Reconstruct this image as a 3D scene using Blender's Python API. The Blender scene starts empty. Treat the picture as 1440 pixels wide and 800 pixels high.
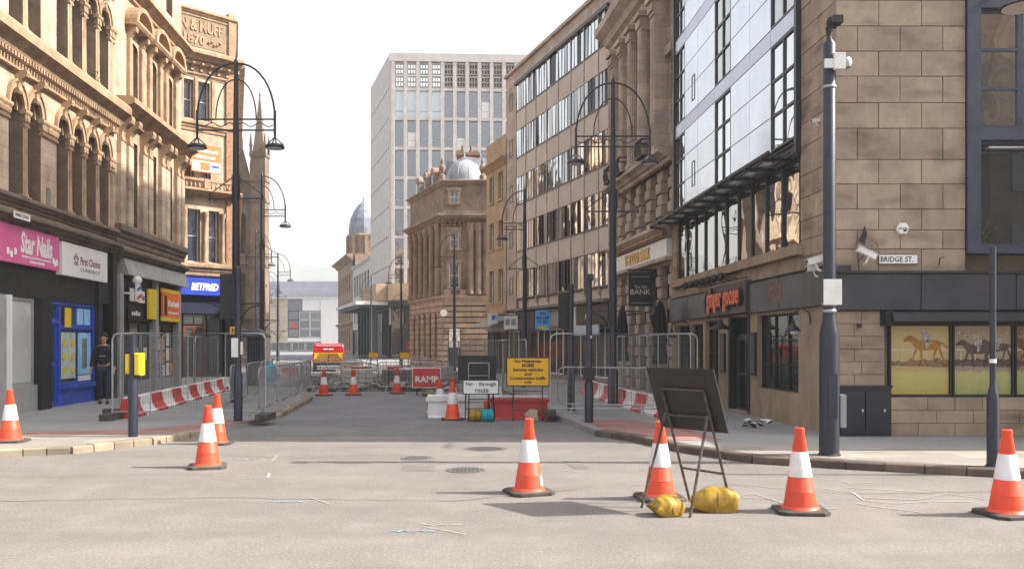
import bpy, math, random
from mathutils import Vector, Matrix
random.seed(7)
S = bpy.context.scene
COL = S.collection
R = math.radians
# ---------------------------------------------------------------- camera
cam = bpy.data.cameras.new('camera'); camo = bpy.data.objects.new('camera', cam); COL.objects.link(camo)
cam.sensor_width = 36.0; cam.lens = 30.0; cam.shift_y = 84 / 1440; cam.clip_start = .1; cam.clip_end = 6000
camo.location = (0, 0, 1.6); camo.rotation_euler = (R(90), 0, 0); S.camera = camo
# ---------------------------------------------------------------- sky and sun
SUN_EL, SUN_AZ = R(39.5), math.atan2(-.01, 1.0)      # light comes from +X, square to the street
w = bpy.data.worlds.new('World'); S.world = w; w.use_nodes = True
nt = w.node_tree; nt.nodes.clear()
sky = nt.nodes.new('ShaderNodeTexSky'); sky.sky_type = 'NISHITA'; sky.sun_disc = False
sky.sun_elevation = SUN_EL; sky.sun_rotation = R(90) - SUN_AZ
sky.air_density = 1.6; sky.dust_density = 5.0; sky.ozone_density = 1.0; sky.altitude = 120
bg = nt.nodes.new('ShaderNodeBackground'); bg.inputs[1].default_value = .135
hsv = nt.nodes.new('ShaderNodeHueSaturation'); hsv.inputs['Saturation'].default_value = .42
out = nt.nodes.new('ShaderNodeOutputWorld')
nt.links.new(sky.outputs[0], hsv.inputs['Color']); nt.links.new(hsv.outputs[0], bg.inputs[0]); nt.links.new(bg.outputs[0], out.inputs[0])
sl = bpy.data.lights.new('sun', 'SUN'); sl.energy = 5.0; sl.angle = R(.53); sl.color = (1.0, .945, .865)
so = bpy.data.objects.new('sun', sl); COL.objects.link(so)
sd = Vector((math.cos(SUN_EL) * math.cos(SUN_AZ), math.cos(SUN_EL) * math.sin(SUN_AZ), math.sin(SUN_EL)))
so.rotation_euler = sd.to_track_quat('Z', 'Y').to_euler(); so.location = (30, 0, 40)
S.view_settings.view_transform = 'Standard'; S.view_settings.look = 'None'; S.view_settings.gamma = 1
S.view_settings.use_curve_mapping = False; S.view_settings.exposure = 1.27
S.cycles.max_bounces = 8; S.cycles.diffuse_bounces = 4; S.cycles.glossy_bounces = 4; S.cycles.use_denoising = True
# ---------------------------------------------------------------- materials
MATS = {}
def mat(name, col, rough=.75, var=.18, scale=3.0, bump=0.0, bscale=40.0, metal=0.0, rnd=0.0, dirt=0.0, dirtcol=(.03, .025, .02), spec=.5, course=None, speck=0.0, blot=0.0, streak=0.0):
    if name in MATS: return MATS[name]
    m = bpy.data.materials.new(name); m.use_nodes = True
    n = m.node_tree.nodes; l = m.node_tree.links; b = n['Principled BSDF']
    b.inputs['Roughness'].default_value = rough; b.inputs['Metallic'].default_value = metal
    b.inputs['Specular IOR Level'].default_value = spec
    geo = n.new('ShaderNodeNewGeometry')
    def noise(s, det=5, vec=None, ro=.6):
        t = n.new('ShaderNodeTexNoise'); t.inputs['Scale'].default_value = s; t.inputs['Detail'].default_value = det; t.inputs['Roughness'].default_value = ro
        l.new(vec or geo.outputs['Position'], t.inputs['Vector']); return t.outputs['Fac']
    def math_(op, a, bb):
        t = n.new('ShaderNodeMath'); t.operation = op
        for i, q in enumerate((a, bb)):
            if isinstance(q, (int, float)): t.inputs[i].default_value = q
            else: l.new(q, t.inputs[i])
        return t.outputs[0]
    def mix(fac, a, bb):
        t = n.new('ShaderNodeMix'); t.data_type = 'RGBA'
        if isinstance(fac, (int, float)): t.inputs['Factor'].default_value = fac
        else: l.new(fac, t.inputs['Factor'])
        for k, q in (('A', a), ('B', bb)):
            i = [x for x in t.inputs if x.name == k and x.type == 'RGBA'][0]
            if isinstance(q, tuple): i.default_value = (*q, 1) if len(q) == 3 else q
            else: l.new(q, i)
        return [x for x in t.outputs if x.type == 'RGBA'][0]
    def ramp(fac, a, bb):
        t = n.new('ShaderNodeMapRange'); t.inputs['From Min'].default_value = a; t.inputs['From Max'].default_value = bb
        l.new(fac, t.inputs['Value']); return t.outputs[0]
    lo = tuple(c * (1 - var * 1.3) for c in col); hi = tuple(min(1, c * (1 + var)) for c in col)
    c = mix(ramp(noise(scale), .3, .7), lo, hi)
    if speck:
        c = mix(math_('MULTIPLY', ramp(noise(42, 3), .52, .68), speck), c, tuple(min(1, x * 2.3) for x in col))
        c = mix(math_('MULTIPLY', ramp(noise(34, 3), .52, .68), speck * .8), c, tuple(x * .35 for x in col))
    if streak:
        mp = n.new('ShaderNodeMapping'); mp.inputs['Scale'].default_value = (.14, 1.3, 1); l.new(geo.outputs['Position'], mp.inputs['Vector'])
        c = mix(math_('MULTIPLY', ramp(noise(1.0, 5, mp.outputs[0], .6), .42, .66), streak), c, tuple(x * .66 for x in col))
    if dirt:
        mp = n.new('ShaderNodeMapping'); mp.inputs['Scale'].default_value = (1.3, 1.3, .5); l.new(geo.outputs['Position'], mp.inputs['Vector'])
        f1 = ramp(noise(1.7, 8, mp.outputs[0], .7), .48, .72)
        c = mix(math_('MULTIPLY', f1, dirt), c, dirtcol)
    if blot:
        mp = n.new('ShaderNodeMapping'); mp.inputs['Scale'].default_value = (1.15, 1.15, 2.9); l.new(geo.outputs['Position'], mp.inputs['Vector'])
        c = mix(math_('MULTIPLY', ramp(noise(1.0, 2, mp.outputs[0], .45), .52, .74), blot), c, dirtcol)
    if rnd:
        oi = n.new('ShaderNodeObjectInfo'); h = n.new('ShaderNodeHueSaturation')
        mr = n.new('ShaderNodeMapRange'); mr.inputs['To Min'].default_value = 1 - rnd; mr.inputs['To Max'].default_value = 1 + rnd
        l.new(oi.outputs['Random'], mr.inputs['Value']); l.new(mr.outputs[0], h.inputs['Value']); l.new(c, h.inputs['Color']); c = h.outputs[0]
    hgt = None
    if course:
        # course = (width, height, joint, joint colour, mapping: 'xy' floor or 'wall')
        cw, ch, cj, cc, how = course
        vec = geo.outputs['Position']
        if how == 'wall':
            tc = n.new('ShaderNodeTexCoord'); sp = n.new('ShaderNodeSeparateXYZ'); l.new(tc.outputs['Object'], sp.inputs[0])
            cb = n.new('ShaderNodeCombineXYZ'); l.new(math_('ADD', sp.outputs[0], sp.outputs[1]), cb.inputs[0]); l.new(sp.outputs[2], cb.inputs[1]); vec = cb.outputs[0]
        t = n.new('ShaderNodeTexBrick'); t.inputs['Scale'].default_value = 1.0; t.inputs['Brick Width'].default_value = cw; t.inputs['Row Height'].default_value = ch
        t.inputs['Mortar Size'].default_value = cj; t.inputs['Mortar Smooth'].default_value = .3
        t.inputs['Color1'].default_value = (.78, .78, .78, 1); t.inputs['Color2'].default_value = (1.12, 1.12, 1.12, 1); t.inputs['Mortar'].default_value = (*cc, 1)
        l.new(vec, t.inputs['Vector'])
        mm = n.new('ShaderNodeMix'); mm.data_type = 'RGBA'; mm.blend_type = 'MULTIPLY'; mm.inputs['Factor'].default_value = .8
        ins = [x for x in mm.inputs if x.type == 'RGBA']; l.new(c, ins[0]); l.new(t.outputs['Color'], ins[1]); c = [x for x in mm.outputs if x.type == 'RGBA'][0]
        hgt = math_('MULTIPLY', t.outputs['Fac'], -.6)
    l.new(c, b.inputs['Base Color'])
    l.new(ramp_r(n, l, noise(scale * 2.3), max(.02, rough - .1), min(1, rough + .1)), b.inputs['Roughness'])
    if bump or hgt is not None:
        bp = n.new('ShaderNodeBump'); bp.inputs['Strength'].default_value = max(bump, .35 if hgt is not None else 0); bp.inputs['Distance'].default_value = .01
        h2 = noise(bscale, 4)
        if hgt is not None: h2 = math_('ADD', math_('MULTIPLY', h2, .5), hgt)
        l.new(h2, bp.inputs['Height']); l.new(bp.outputs[0], b.inputs['Normal'])
    MATS[name] = m; return m
def ramp_r(n, l, fac, a, b):
    t = n.new('ShaderNodeMapRange'); t.inputs['To Min'].default_value = a; t.inputs['To Max'].default_value = b; l.new(fac, t.inputs['Value']); return t.outputs[0]
def glass(name, col, refl=.3, rough=.02, wav=.02, tint=(1, 1, 1), wscale=1.2, graze=.6):
    if name in MATS: return MATS[name]
    m = bpy.data.materials.new(name); m.use_nodes = True; n = m.node_tree.nodes; l = m.node_tree.links
    n.clear(); o = n.new('ShaderNodeOutputMaterial'); d = n.new('ShaderNodeBsdfDiffuse'); g = n.new('ShaderNodeBsdfGlossy'); mx = n.new('ShaderNodeMixShader')
    d.inputs[0].default_value = (*col, 1); g.inputs[0].default_value = (*tint, 1); g.inputs['Roughness'].default_value = rough
    lw = n.new('ShaderNodeLayerWeight'); lw.inputs[0].default_value = .35
    mr = n.new('ShaderNodeMapRange'); mr.inputs['To Min'].default_value = refl; mr.inputs['To Max'].default_value = min(1, refl + graze)
    l.new(lw.outputs['Fresnel'], mr.inputs['Value']); l.new(mr.outputs[0], mx.inputs[0])
    geo = n.new('ShaderNodeNewGeometry'); t = n.new('ShaderNodeTexNoise'); t.inputs['Scale'].default_value = wscale; t.inputs['Detail'].default_value = 1
    l.new(geo.outputs['Position'], t.inputs['Vector'])
    bp = n.new('ShaderNodeBump'); bp.inputs['Strength'].default_value = 1.0; bp.inputs['Distance'].default_value = wav
    l.new(t.outputs[0], bp.inputs['Height']); l.new(bp.outputs[0], g.inputs['Normal'])
    l.new(d.outputs[0], mx.inputs[1]); l.new(g.outputs[0], mx.inputs[2]); l.new(mx.outputs[0], o.inputs[0])
    MATS[name] = m; return m
# ---------------------------------------------------------------- mesh builder
class MB:
    def __init__(s): s.v = []; s.f = []; s.mi = []; s.m = 0; s.xf = None
    def add(s, vs, fs):
        k = len(s.v)
        if s.xf is not None: vs = [tuple(s.xf @ Vector(p)) for p in vs]
        s.v += [tuple(p) for p in vs]; s.f += [tuple(i + k for i in f) for f in fs]; s.mi += [s.m] * len(fs); return s
    reveal = False
    def addm(s, m, vs, fs): k = s.m; s.m = m; s.add(vs, fs); s.m = k
    def box(s, x0, x1, y0, y1, z0, z1, bev=0):
        if x0 > x1: x0, x1 = x1, x0
        if y0 > y1: y0, y1 = y1, y0
        if z0 > z1: z0, z1 = z1, z0
        b = min(bev, (x1 - x0) * .45, (y1 - y0) * .45, (z1 - z0) * .45)
        if b > 0:   # chamfer the four edges around the front (-y) face
            return s.add([(x0, y0 + b, z0), (x1, y0 + b, z0), (x1, y0 + b, z1), (x0, y0 + b, z1), (x0 + b, y0, z0 + b), (x1 - b, y0, z0 + b), (x1 - b, y0, z1 - b), (x0 + b, y0, z1 - b),
                          (x0, y1, z0), (x1, y1, z0), (x1, y1, z1), (x0, y1, z1)],
                         [(4, 5, 6, 7), (0, 1, 5, 4), (1, 2, 6, 5), (2, 3, 7, 6), (3, 0, 4, 7), (1, 0, 8, 9), (2, 1, 9, 10), (3, 2, 10, 11), (0, 3, 11, 8), (9, 8, 11, 10)])
        return s.add([(x0, y0, z0), (x1, y0, z0), (x1, y1, z0), (x0, y1, z0), (x0, y0, z1), (x1, y0, z1), (x1, y1, z1), (x0, y1, z1)],
                     [(0, 3, 2, 1), (4, 5, 6, 7), (0, 1, 5, 4), (1, 2, 6, 5), (2, 3, 7, 6), (3, 0, 4, 7)])
    def tube(s, pts, r, n=8, caps=True):
        pts = [Vector(p) for p in pts]; rs = r if isinstance(r, (list, tuple)) else [r] * len(pts); vs = []; fs = []
        up = None
        for i, p in enumerate(pts):
            a = pts[min(i + 1, len(pts) - 1)] - pts[max(i - 1, 0)]
            a = a.normalized() if a.length > 1e-9 else Vector((0, 0, 1))
            if up is None: up = Vector((0, 0, 1)) if abs(a.z) < .9 else Vector((1, 0, 0))
            x = a.cross(up)
            if x.length < 1e-4: up = Vector((1, 0, 0)); x = a.cross(up)
            x.normalize(); y = x.cross(a)
            for k in range(n):
                t = 2 * math.pi * k / n + math.pi / n; vs.append(p + (x * math.cos(t) + y * math.sin(t)) * rs[i])
        for i in range(len(pts) - 1):
            for k in range(n):
                k2 = (k + 1) % n; fs.append((i * n + k, (i + 1) * n + k, (i + 1) * n + k2, i * n + k2))
        if caps: fs.append(tuple(range(n))); fs.append(tuple(reversed([(len(pts) - 1) * n + k for k in range(n)])))
        return s.add(vs, fs)
    def lathe(s, prof, n=12, c=(0, 0, 0), a0=0.0, rot=0.0):
        vs = []; fs = []; k = len(prof)
        for i in range(n):
            t = 2 * math.pi * i / n + rot
            for r, z in prof: vs.append((c[0] + r * math.cos(t), c[1] + r * math.sin(t), c[2] + z))
        for i in range(n):
            j = (i + 1) % n
            for q in range(k - 1): fs.append((i * k + q, j * k + q, j * k + q + 1, i * k + q + 1))
        fs.append(tuple(i * k for i in reversed(range(n)))); fs.append(tuple(i * k + k - 1 for i in range(n)))
        return s.add(vs, fs)
    def prism(s, poly, z0, z1):      # plan polygon, counter-clockwise, extruded in z
        n = len(poly); vs = [(x, y, z0) for x, y in poly] + [(x, y, z1) for x, y in poly]
        return s.add(vs, [tuple(reversed(range(n))), tuple(range(n, 2 * n))] + [(i, (i + 1) % n, n + (i + 1) % n, n + i) for i in range(n)])
    def xz(s, poly, y0, y1):         # front polygon in x/z (counter-clockwise seen from -y), extruded in y
        n = len(poly); vs = [(x, y0, z) for x, z in poly] + [(x, y1, z) for x, z in poly]
        return s.add(vs, [tuple(range(n)), tuple(reversed(range(n, 2 * n)))] + [((i + 1) % n, i, n + i, n + (i + 1) % n) for i in range(n)])
    def yz(s, poly, x0, x1):         # moulding profile in y/z run along x
        n = len(poly); vs = [(x0, y, z) for y, z in poly] + [(x1, y, z) for y, z in poly]
        return s.add(vs, [tuple(range(n)), tuple(reversed(range(n, 2 * n)))] + [((i + 1) % n, i, n + i, n + (i + 1) % n) for i in range(n)])
    def arch(s, cx, zc, r0, r1, y0, y1, n=12, k=1.0):    # half ring
        vs = []; fs = []
        for i in range(n + 1):
            t = math.pi * i / n
            for r in (r0, r1):
                for y in (y0, y1): vs.append((cx + r * math.cos(t), y, zc + r * k * math.sin(t)))
        for i in range(n):
            a = i * 4; b = a + 4
            fs += [(a, b, b + 2, a + 2)[::-1], (a + 1, a + 3, b + 3, b + 1)[::-1], (a + 2, b + 2, b + 3, a + 3)[::-1], (a, a + 1, b + 1, b)[::-1]]
        fs += [(0, 1, 3, 2), (n * 4, n * 4 + 2, n * 4 + 3, n * 4 + 1)]
        return s.add(vs, fs)
    def wall(s, x0, x1, z0, z1, ops, d=.3, y=0.0):
        """front sheet with openings (xa,xb,za,zb[,arch k]); zb = springing line of an arched one; reveals d deep"""
        xs = sorted({x0, x1} | {o[0] for o in ops} | {o[1] for o in ops}); top = lambda o: o[3] + ((o[1] - o[0]) / 2 * o[4] if len(o) > 4 else 0)
        zs = sorted({z0, z1} | {o[2] for o in ops} | {top(o) for o in ops})
        for i in range(len(xs) - 1):
            for j in range(len(zs) - 1):
                cx = (xs[i] + xs[i + 1]) / 2; cz = (zs[j] + zs[j + 1]) / 2
                if cx < x0 or cx > x1 or cz < z0 or cz > z1: continue
                if any(o[0] < cx < o[1] and o[2] < cz < top(o) for o in ops): continue
                s.add([(xs[i], y, zs[j]), (xs[i + 1], y, zs[j]), (xs[i + 1], y, zs[j + 1]), (xs[i], y, zs[j + 1])], [(0, 1, 2, 3)])
        for o in ops:
            xa, xb, za, zb = o[:4]; t = top(o)
            q = lambda a, b: s.addm(1 if s.reveal else s.m, [(a[0], y, a[1]), (a[0], y + d, a[1]), (b[0], y + d, b[1]), (b[0], y, b[1])], [(0, 1, 2, 3)])
            q((xa, zb), (xa, za)); q((xb, za), (xb, zb)); q((xa, za), (xb, za))
            if len(o) > 4:
                n = 10; r = (xb - xa) / 2; cx = (xa + xb) / 2; P = [(cx + r * math.cos(math.pi * i / n), zb + r * o[4] * math.sin(math.pi * i / n)) for i in range(n + 1)]
                for i in range(n):
                    q(P[i], P[i + 1])
                    s.add([(P[i][0], y, P[i][1]), (P[i][0], y, t), (P[i + 1][0], y, t), (P[i + 1][0], y, P[i + 1][1])], [(0, 1, 2, 3)])
            else: q((xb, zb), (xa, zb))
        return s
    def obj(s, name, mats, parent=None, loc=(0, 0, 0), rot=(0, 0, 0), smooth=False, kind=None):
        me = bpy.data.meshes.new(name); me.from_pydata(s.v, [], s.f)
        for m in (mats if isinstance(mats, (list, tuple)) else [mats]): me.materials.append(m)
        if any(s.mi): me.polygons.foreach_set('material_index', s.mi)
        if smooth:
            me.polygons.foreach_set('use_smooth', [True] * len(me.polygons))
            try: me.set_sharp_from_angle(angle=R(40))
            except Exception: pass
        me.update()
        return mk(name, me, parent, loc, rot, kind=kind)
def mk(name, me, parent=None, loc=(0, 0, 0), rot=(0, 0, 0), scale=(1, 1, 1), kind=None):
    o = bpy.data.objects.new(name, me); COL.objects.link(o); o.parent = parent; o.location = loc; o.rotation_euler = rot; o.scale = scale
    if kind: o['kind'] = kind
    return o
def tag(o, label=None, cat=None, group=None, kind=None):
    for k, v in (('label', label), ('category', cat), ('group', group), ('kind', kind)):
        if v: o[k] = v
    return o
def thing(name, label, cat, loc=(0, 0, 0), rz=0.0, group=None):
    o = bpy.data.objects.new(name, None); COL.objects.link(o); o.location = loc; o.rotation_euler = (0, 0, rz); o.empty_display_size = .2
    return tag(o, label, cat, group)
def copy_tree(o, parent=None):
    c = o.copy(); COL.objects.link(c); c.parent = parent
    for ch in list(o.children): copy_tree(ch, c)
    return c
def place(proto, used, label, loc, rz=0.0, scale=1.0):
    """first call moves the prototype itself, later ones copy it with its parts"""
    o = copy_tree(proto) if used else proto
    o.location = loc; o.rotation_euler = (0, 0, rz); o.scale = (scale,) * 3; o['label'] = label; return o
def facade(name, label, cat, a, b):
    return thing(name, label, cat, (a[0], a[1], 0), math.atan2(b[1] - a[1], b[0] - a[0])), math.hypot(b[0] - a[0], b[1] - a[1])
CACHE = {}
def piece(name, w, d, h, m, parent, x, y, z, bev=.008, rot=(0, 0, 0), key=''):
    """small box-like piece with its lower front left corner at x,y,z; alike pieces share one mesh"""
    k = (name, key, round(w, 3), round(d, 3), round(h, 3), m.name)
    if k not in CACHE:
        b = MB().box(0, w, 0, d, 0, h, bev); o = b.obj(name, m, parent, (x, y, z), rot); CACHE[k] = o.data; return o
    return mk(name, CACHE[k], parent, (x, y, z), rot)
def window(parent, xa, xb, za, zb, y, nx=1, nz=1, fm=None, gm=None, ft=.05, bar=.03, jit=0.0, name='window', fd=.07):
    """frame mesh with glazing bars (part) and one pane per light (sub-parts)"""
    b = MB(); W = xb - xa; H = zb - za
    b.box(0, W, 0, fd, 0, ft); b.box(0, W, 0, fd, H - ft, H); b.box(0, ft, 0, fd, ft, H - ft); b.box(W - ft, W, 0, fd, ft, H - ft)
    pw = (W - 2 * ft - bar * (nx - 1)) / nx; ph = (H - 2 * ft - bar * (nz - 1)) / nz
    for i in range(1, nx): b.box(ft + i * (pw + bar) - bar, ft + i * (pw + bar), .004, fd, ft, H - ft)
    for j in range(1, nz): b.box(ft, W - ft, .008, fd - .004, ft + j * (ph + bar) - bar, ft + j * (ph + bar))
    k = ('win', name, round(W, 3), round(H, 3), nx, nz, fm.name, ft, bar, fd)
    if k in CACHE: o = mk(name, CACHE[k], parent, (xa, y, za))
    else: o = b.obj(name, fm, parent, (xa, y, za)); CACHE[k] = o.data
    for i in range(nx):
        for j in range(nz):
            g = gm[random.randrange(len(gm))] if isinstance(gm, (list, tuple)) else gm
            piece('pane', pw + .01, .012, ph + .01, g, o, ft + i * (pw + bar) - .005, fd * .5, ft + j * (ph + bar) - .005, 0,
                  (random.uniform(-jit, jit), 0, random.uniform(-jit, jit)))
    return o
def text(name, s, m, parent, x0, x1, z0, z1, y, ex=.004, bold=0.0, shear=0.0, fit=True, rot=None, sp=1.0, align='c'):
    """lettering as flat mesh letters facing -y, fitted to the box x0..x1, z0..z1"""
    cu = bpy.data.curves.new(name, 'FONT'); cu.body = s; cu.extrude = 0.0; cu.offset = bold; cu.shear = shear; cu.resolution_u = 2; cu.space_character = sp
    cu.align_x = 'CENTER'
    to = bpy.data.objects.new(name, cu); COL.objects.link(to)
    dg = bpy.context.evaluated_depsgraph_get(); me = bpy.data.meshes.new_from_object(to.evaluated_get(dg))
    bpy.data.objects.remove(to); bpy.data.curves.remove(cu)
    if not len(me.vertices): return None
    X = [v.co.x for v in me.vertices]; Z = [v.co.y for v in me.vertices]; ax, bx, az, bz = min(X), max(X), min(Z), max(Z)
    fx = (x1 - x0) / (bx - ax); fz = (z1 - z0) / (bz - az)
    vs = [((v.co.x - ax) * fx + x0, y, (v.co.y - az) * fz + z0) for v in me.vertices]; fs = [tuple(p.vertices) for p in me.polygons]
    bpy.data.meshes.remove(me)
    n = len(vs); E = {}
    for f in fs:
        for i in range(len(f)):
            e = (f[i], f[(i + 1) % len(f)]); E[e] = 1
    b = MB(); b.v = vs + [(x, yy + max(ex, .003), z) for x, yy, z in vs]; b.f = fs + [tuple(reversed([i + n for i in f])) for f in fs]
    for (i, j) in E:
        if (j, i) not in E: b.f.append((j, i, i + n, j + n))
    b.mi = [0] * len(b.f)
    return b.obj(name, m, parent, rot=rot or (0, 0, 0))
def bars(name, m, parent, x0, x1, z0, z1, y):
    """print too small to read in the photograph: word-like dashes"""
    b = MB(); x = x0; rg = random.Random(int(x0 * 100))
    while x < x1 - .02:
        wd = rg.uniform(.25, .9) * (z1 - z0) * 1.2 + .01; e = min(x1, x + wd); b.box(x, e, y, y + .004, z0, z1 - rg.choice((0, .25)) * (z1 - z0)); x = e + (z1 - z0) * .3
    return b.obj(name, m, parent)
# palette -----------------------------------------------------------------
stoneL = mat('sandstone_cream', (.50, .385, .275), .85, .2, 1.2, .3, 30, dirt=.7, dirtcol=(.15, .09, .055), course=(.95, .32, .008, (.6, .55, .5), 'wall'))
reveal_st = mat('sandstone_soot_shade_reveal', (.20, .135, .09), .88, .25, 2.0, .25, 30, dirt=.4, dirtcol=(.06, .045, .035))  # reveal stone: soot, with recess shade also put into the dark colour
stoneLt = mat('sandstone_carved', (.37, .245, .15), .85, .25, 2.5, .25, 35, dirt=.7, dirtcol=(.12, .075, .045))
stoneB = mat('sandstone_brown', (.30, .21, .145), .88, .2, 1.5, .25, 30, dirt=.6, dirtcol=(.07, .05, .04))
stoneW = mat('sandstone_buff', (.345, .265, .195), .85, .16, 2.0, .3, 45, rnd=.13, dirt=.3, dirtcol=(.085, .066, .056), blot=.68)
stoneW2 = mat('sandstone_backing', (.22, .17, .12), .9, .15, 3)
stoneG = mat('sandstone_grey', (.45, .37, .31), .88, .16, 1.4, .2, 30, dirt=.35, dirtcol=(.11, .085, .07), course=(.9, .36, .006, (.55, .5, .5), 'wall'))
stoneT = mat('sandstone_tan', (.40, .285, .175), .85, .13, 1.3, .2, 30, dirt=.3, dirtcol=(.13, .09, .06))
render_c = mat('render_beige', (.53, .465, .415), .8, .08, 1.2, .1, 60, rnd=.05)
concrete = mat('concrete_pale', (.56, .52, .49), .85, .1, 1.5, .1, 30, dirt=.3, dirtcol=(.3, .27, .25))
conc_d = mat('concrete_dark', (.2, .185, .17), .9, .2, 2)
dark_metal = mat('blue_black_paint', (.022, .026, .042), .42, .25, 6, .05, 60, spec=.5)
black_paint = mat('black_paint', (.012, .012, .014), .45, .3, 5, .03, 60)
frame_dk = mat('dark_frame', (.03, .032, .04), .4, .2, 4)
frame_br = mat('brown_frame', (.07, .045, .03), .6, .3, 5)
frame_wh = mat('white_frame', (.62, .6, .56), .5, .1, 4)
slate = mat('slate_lead', (.20, .22, .26), .55, .3, 2.2, .2, 20, dirt=.3, dirtcol=(.4, .42, .45))
lead = mat('lead_dome', (.30, .315, .345), .62, .14, 2.0, .1, 20, dirt=.25, dirtcol=(.25, .26, .28))
galv = mat('galvanised_steel', (.42, .43, .44), .45, .2, 8, metal=.7)
wire = mat('galvanised_wire', (.2, .205, .215), .55, .15, 8, metal=.4)
white_pl = mat('white_plastic', (.75, .74, .72), .5, .08, 5, dirt=.2, dirtcol=(.3, .27, .24))
g_dark = glass('glass_dark', (.012, .013, .015), .10, .015, .006)
g_off = glass('glass_office', (.012, .014, .018), .30, .02, .02)
g_off2 = glass('glass_office_bright', (.02, .022, .026), .7, .02, .008)
g_blind = glass('glass_with_blind', (.40, .38, .34), .25, .03, .008)
g_blk = glass('glass_office_deep', (.008, .009, .011), .05, .02, .01, graze=.2)
g_mir = glass('glass_mirror', (.02, .02, .022), .45, .01, .012, (1, .98, .95), 1.3)
g_blue = glass('glass_tower', (.035, .05, .085), .2, .04, .02)
g_pale = glass('glass_tower_blind', (.42, .5, .55), .2, .05, .02)
g_shop2 = glass('glass_shop_dim', (.05, .048, .046), .03, .05, .01, graze=.08)
g_shop = glass('glass_shop', (.07, .075, .075), .08, .03, .01, graze=.35)
# ================================================================ setting
asph = mat('asphalt_worn', (.178, .163, .151), .9, .12, .55, .35, 260, speck=.5, dirt=.3, dirtcol=(.27, .25, .22), streak=.4)
asph_d = mat('asphalt_street', (.195, .19, .2), .85, .2, .8, .2, 200, speck=.3, dirt=.25, dirtcol=(.2, .19, .185))
setts = mat('setts_grey', (.2, .19, .185), .85, .15, .7, .2, 120, course=(.2, .1, .008, (.5, .5, .5), 'xy'))
slab = mat('paving_slab_cream', (.29, .262, .228), .85, .1, 1.2, .1, 90, course=(.6, .45, .008, (.62, .6, .58), 'xy'))
foot = mat('footway_tarmac', (.27, .26, .255), .9, .14, .8, .2, 160, speck=.3)
redp = mat('tactile_red', (.33, .17, .145), .85, .15, 1.0, .2, 60, course=(.4, .4, .006, (.7, .7, .7), 'xy'))
kerbm = mat('kerb_stone', (.30, .24, .17), .85, .2, 1.5, .25, 60, rnd=.2, dirt=.4, dirtcol=(.1, .075, .055))
soil = mat('broken_ground', (.13, .12, .11), .95, .35, 1.5, .6, 30, speck=.3)
def sheet(name, poly, z, m, **k):
    b = MB(); b.add([(x, y, z) for x, y in poly], [tuple(range(len(poly)))]); o = b.obj(name, m); return tag(o, kind='structure')
sheet('ground', [(-1600, -400), (1600, -400), (1600, 2600), (-1600, 2600)], -.04, mat('ground_earth', (.14, .13, .115), .95, .2, .05))
PL = [(-40, 11.3), (-7.29, 12.15), (-6.44, 12.47), (-5.75, 13.6), (-5.46, 14.9), (-5.0, 17.8), (-5.73, 24.3), (-8.4, 33), (-12.3, 46), (-16.4, 60), (-22.5, 80), (-38, 130)]
PR = [(-29, 127), (-20, 100), (-15.5, 84), (-7.5, 54), (-4.2, 43), (-.8, 31), (.55, 24), (.85, 18.3), (1.12, 17.3), (1.48, 14.9), (2.0, 14.1), (2.54, 12.7), (3.26, 11.5), (4.3, 10.97), (5.56, 10.43), (6.13, 10.2), (9, 9.55), (40, 3.0)]
sheet('road', [(-60, -25), (60, -25), (60, 15), (-60, 15)], 0, asph)
sheet('sett_ramp', [(-5.6, 15.0), (1.6, 15.0), (1.25, 17.9), (-5.1, 17.9)], .002, setts)
sheet('street_road', [(-30, 15.0), (25, 15.0), (12, 43), (2, 60), (-5, 90), (-15, 195), (-120, 195), (-60, 90), (-38, 50)], -.003, asph_d)
# the cross street at the far end
pl = MB(); pl.prism(list(reversed(PL + [(-60, 130), (-60, 15), (-40, 15)])), -.03, .1)
left_pave = tag(pl.obj('left_pavement', foot), kind='structure')
pr = MB(); pr.prism(list(reversed(PR + [(40, 40), (20, 60), (10, 127)])), -.03, .1)
right_pave = tag(pr.obj('right_pavement', foot), kind='structure')
sheet('right_paving_slabs', [(2.72, 12.62), (3.36, 11.65), (4.35, 11.12), (5.6, 10.58), (6.17, 10.35), (9, 9.7), (18, 7.8), (18, 11.95), (7.3, 12.2), (4.5, 12.45)], .104, slab)
sheet('left_paving_slabs', [(-16, 12.1), (-7.33, 12.3), (-6.52, 12.62), (-5.9, 13.7), (-5.62, 14.5), (-6.6, 14.15), (-8.4, 14.0), (-16, 13.9)], .104, slab)
sheet('left_tactile_paving', [(-8.2, 14.02), (-6.6, 14.16), (-5.62, 14.55), (-5.52, 14.9), (-5.1, 16.9), (-5.5, 16.95), (-6.5, 15.0), (-8.2, 14.6)], .104, redp)
sheet('right_tactile_paving', [(1.3, 16.9), (1.66, 15.0), (2.1, 14.3), (2.55, 13.3), (3.3, 13.4), (3.1, 15.2), (2.4, 16.9)], .104, redp)
kerb_shaded = mat('kerb_stone_shaded', (.13, .10, .08), .85, .3, 1.5, .3, 60, rnd=.25, dirt=.5, dirtcol=(.05, .04, .034))  # kerb stone darkened: the shade on its unlit front put into the colour
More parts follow.
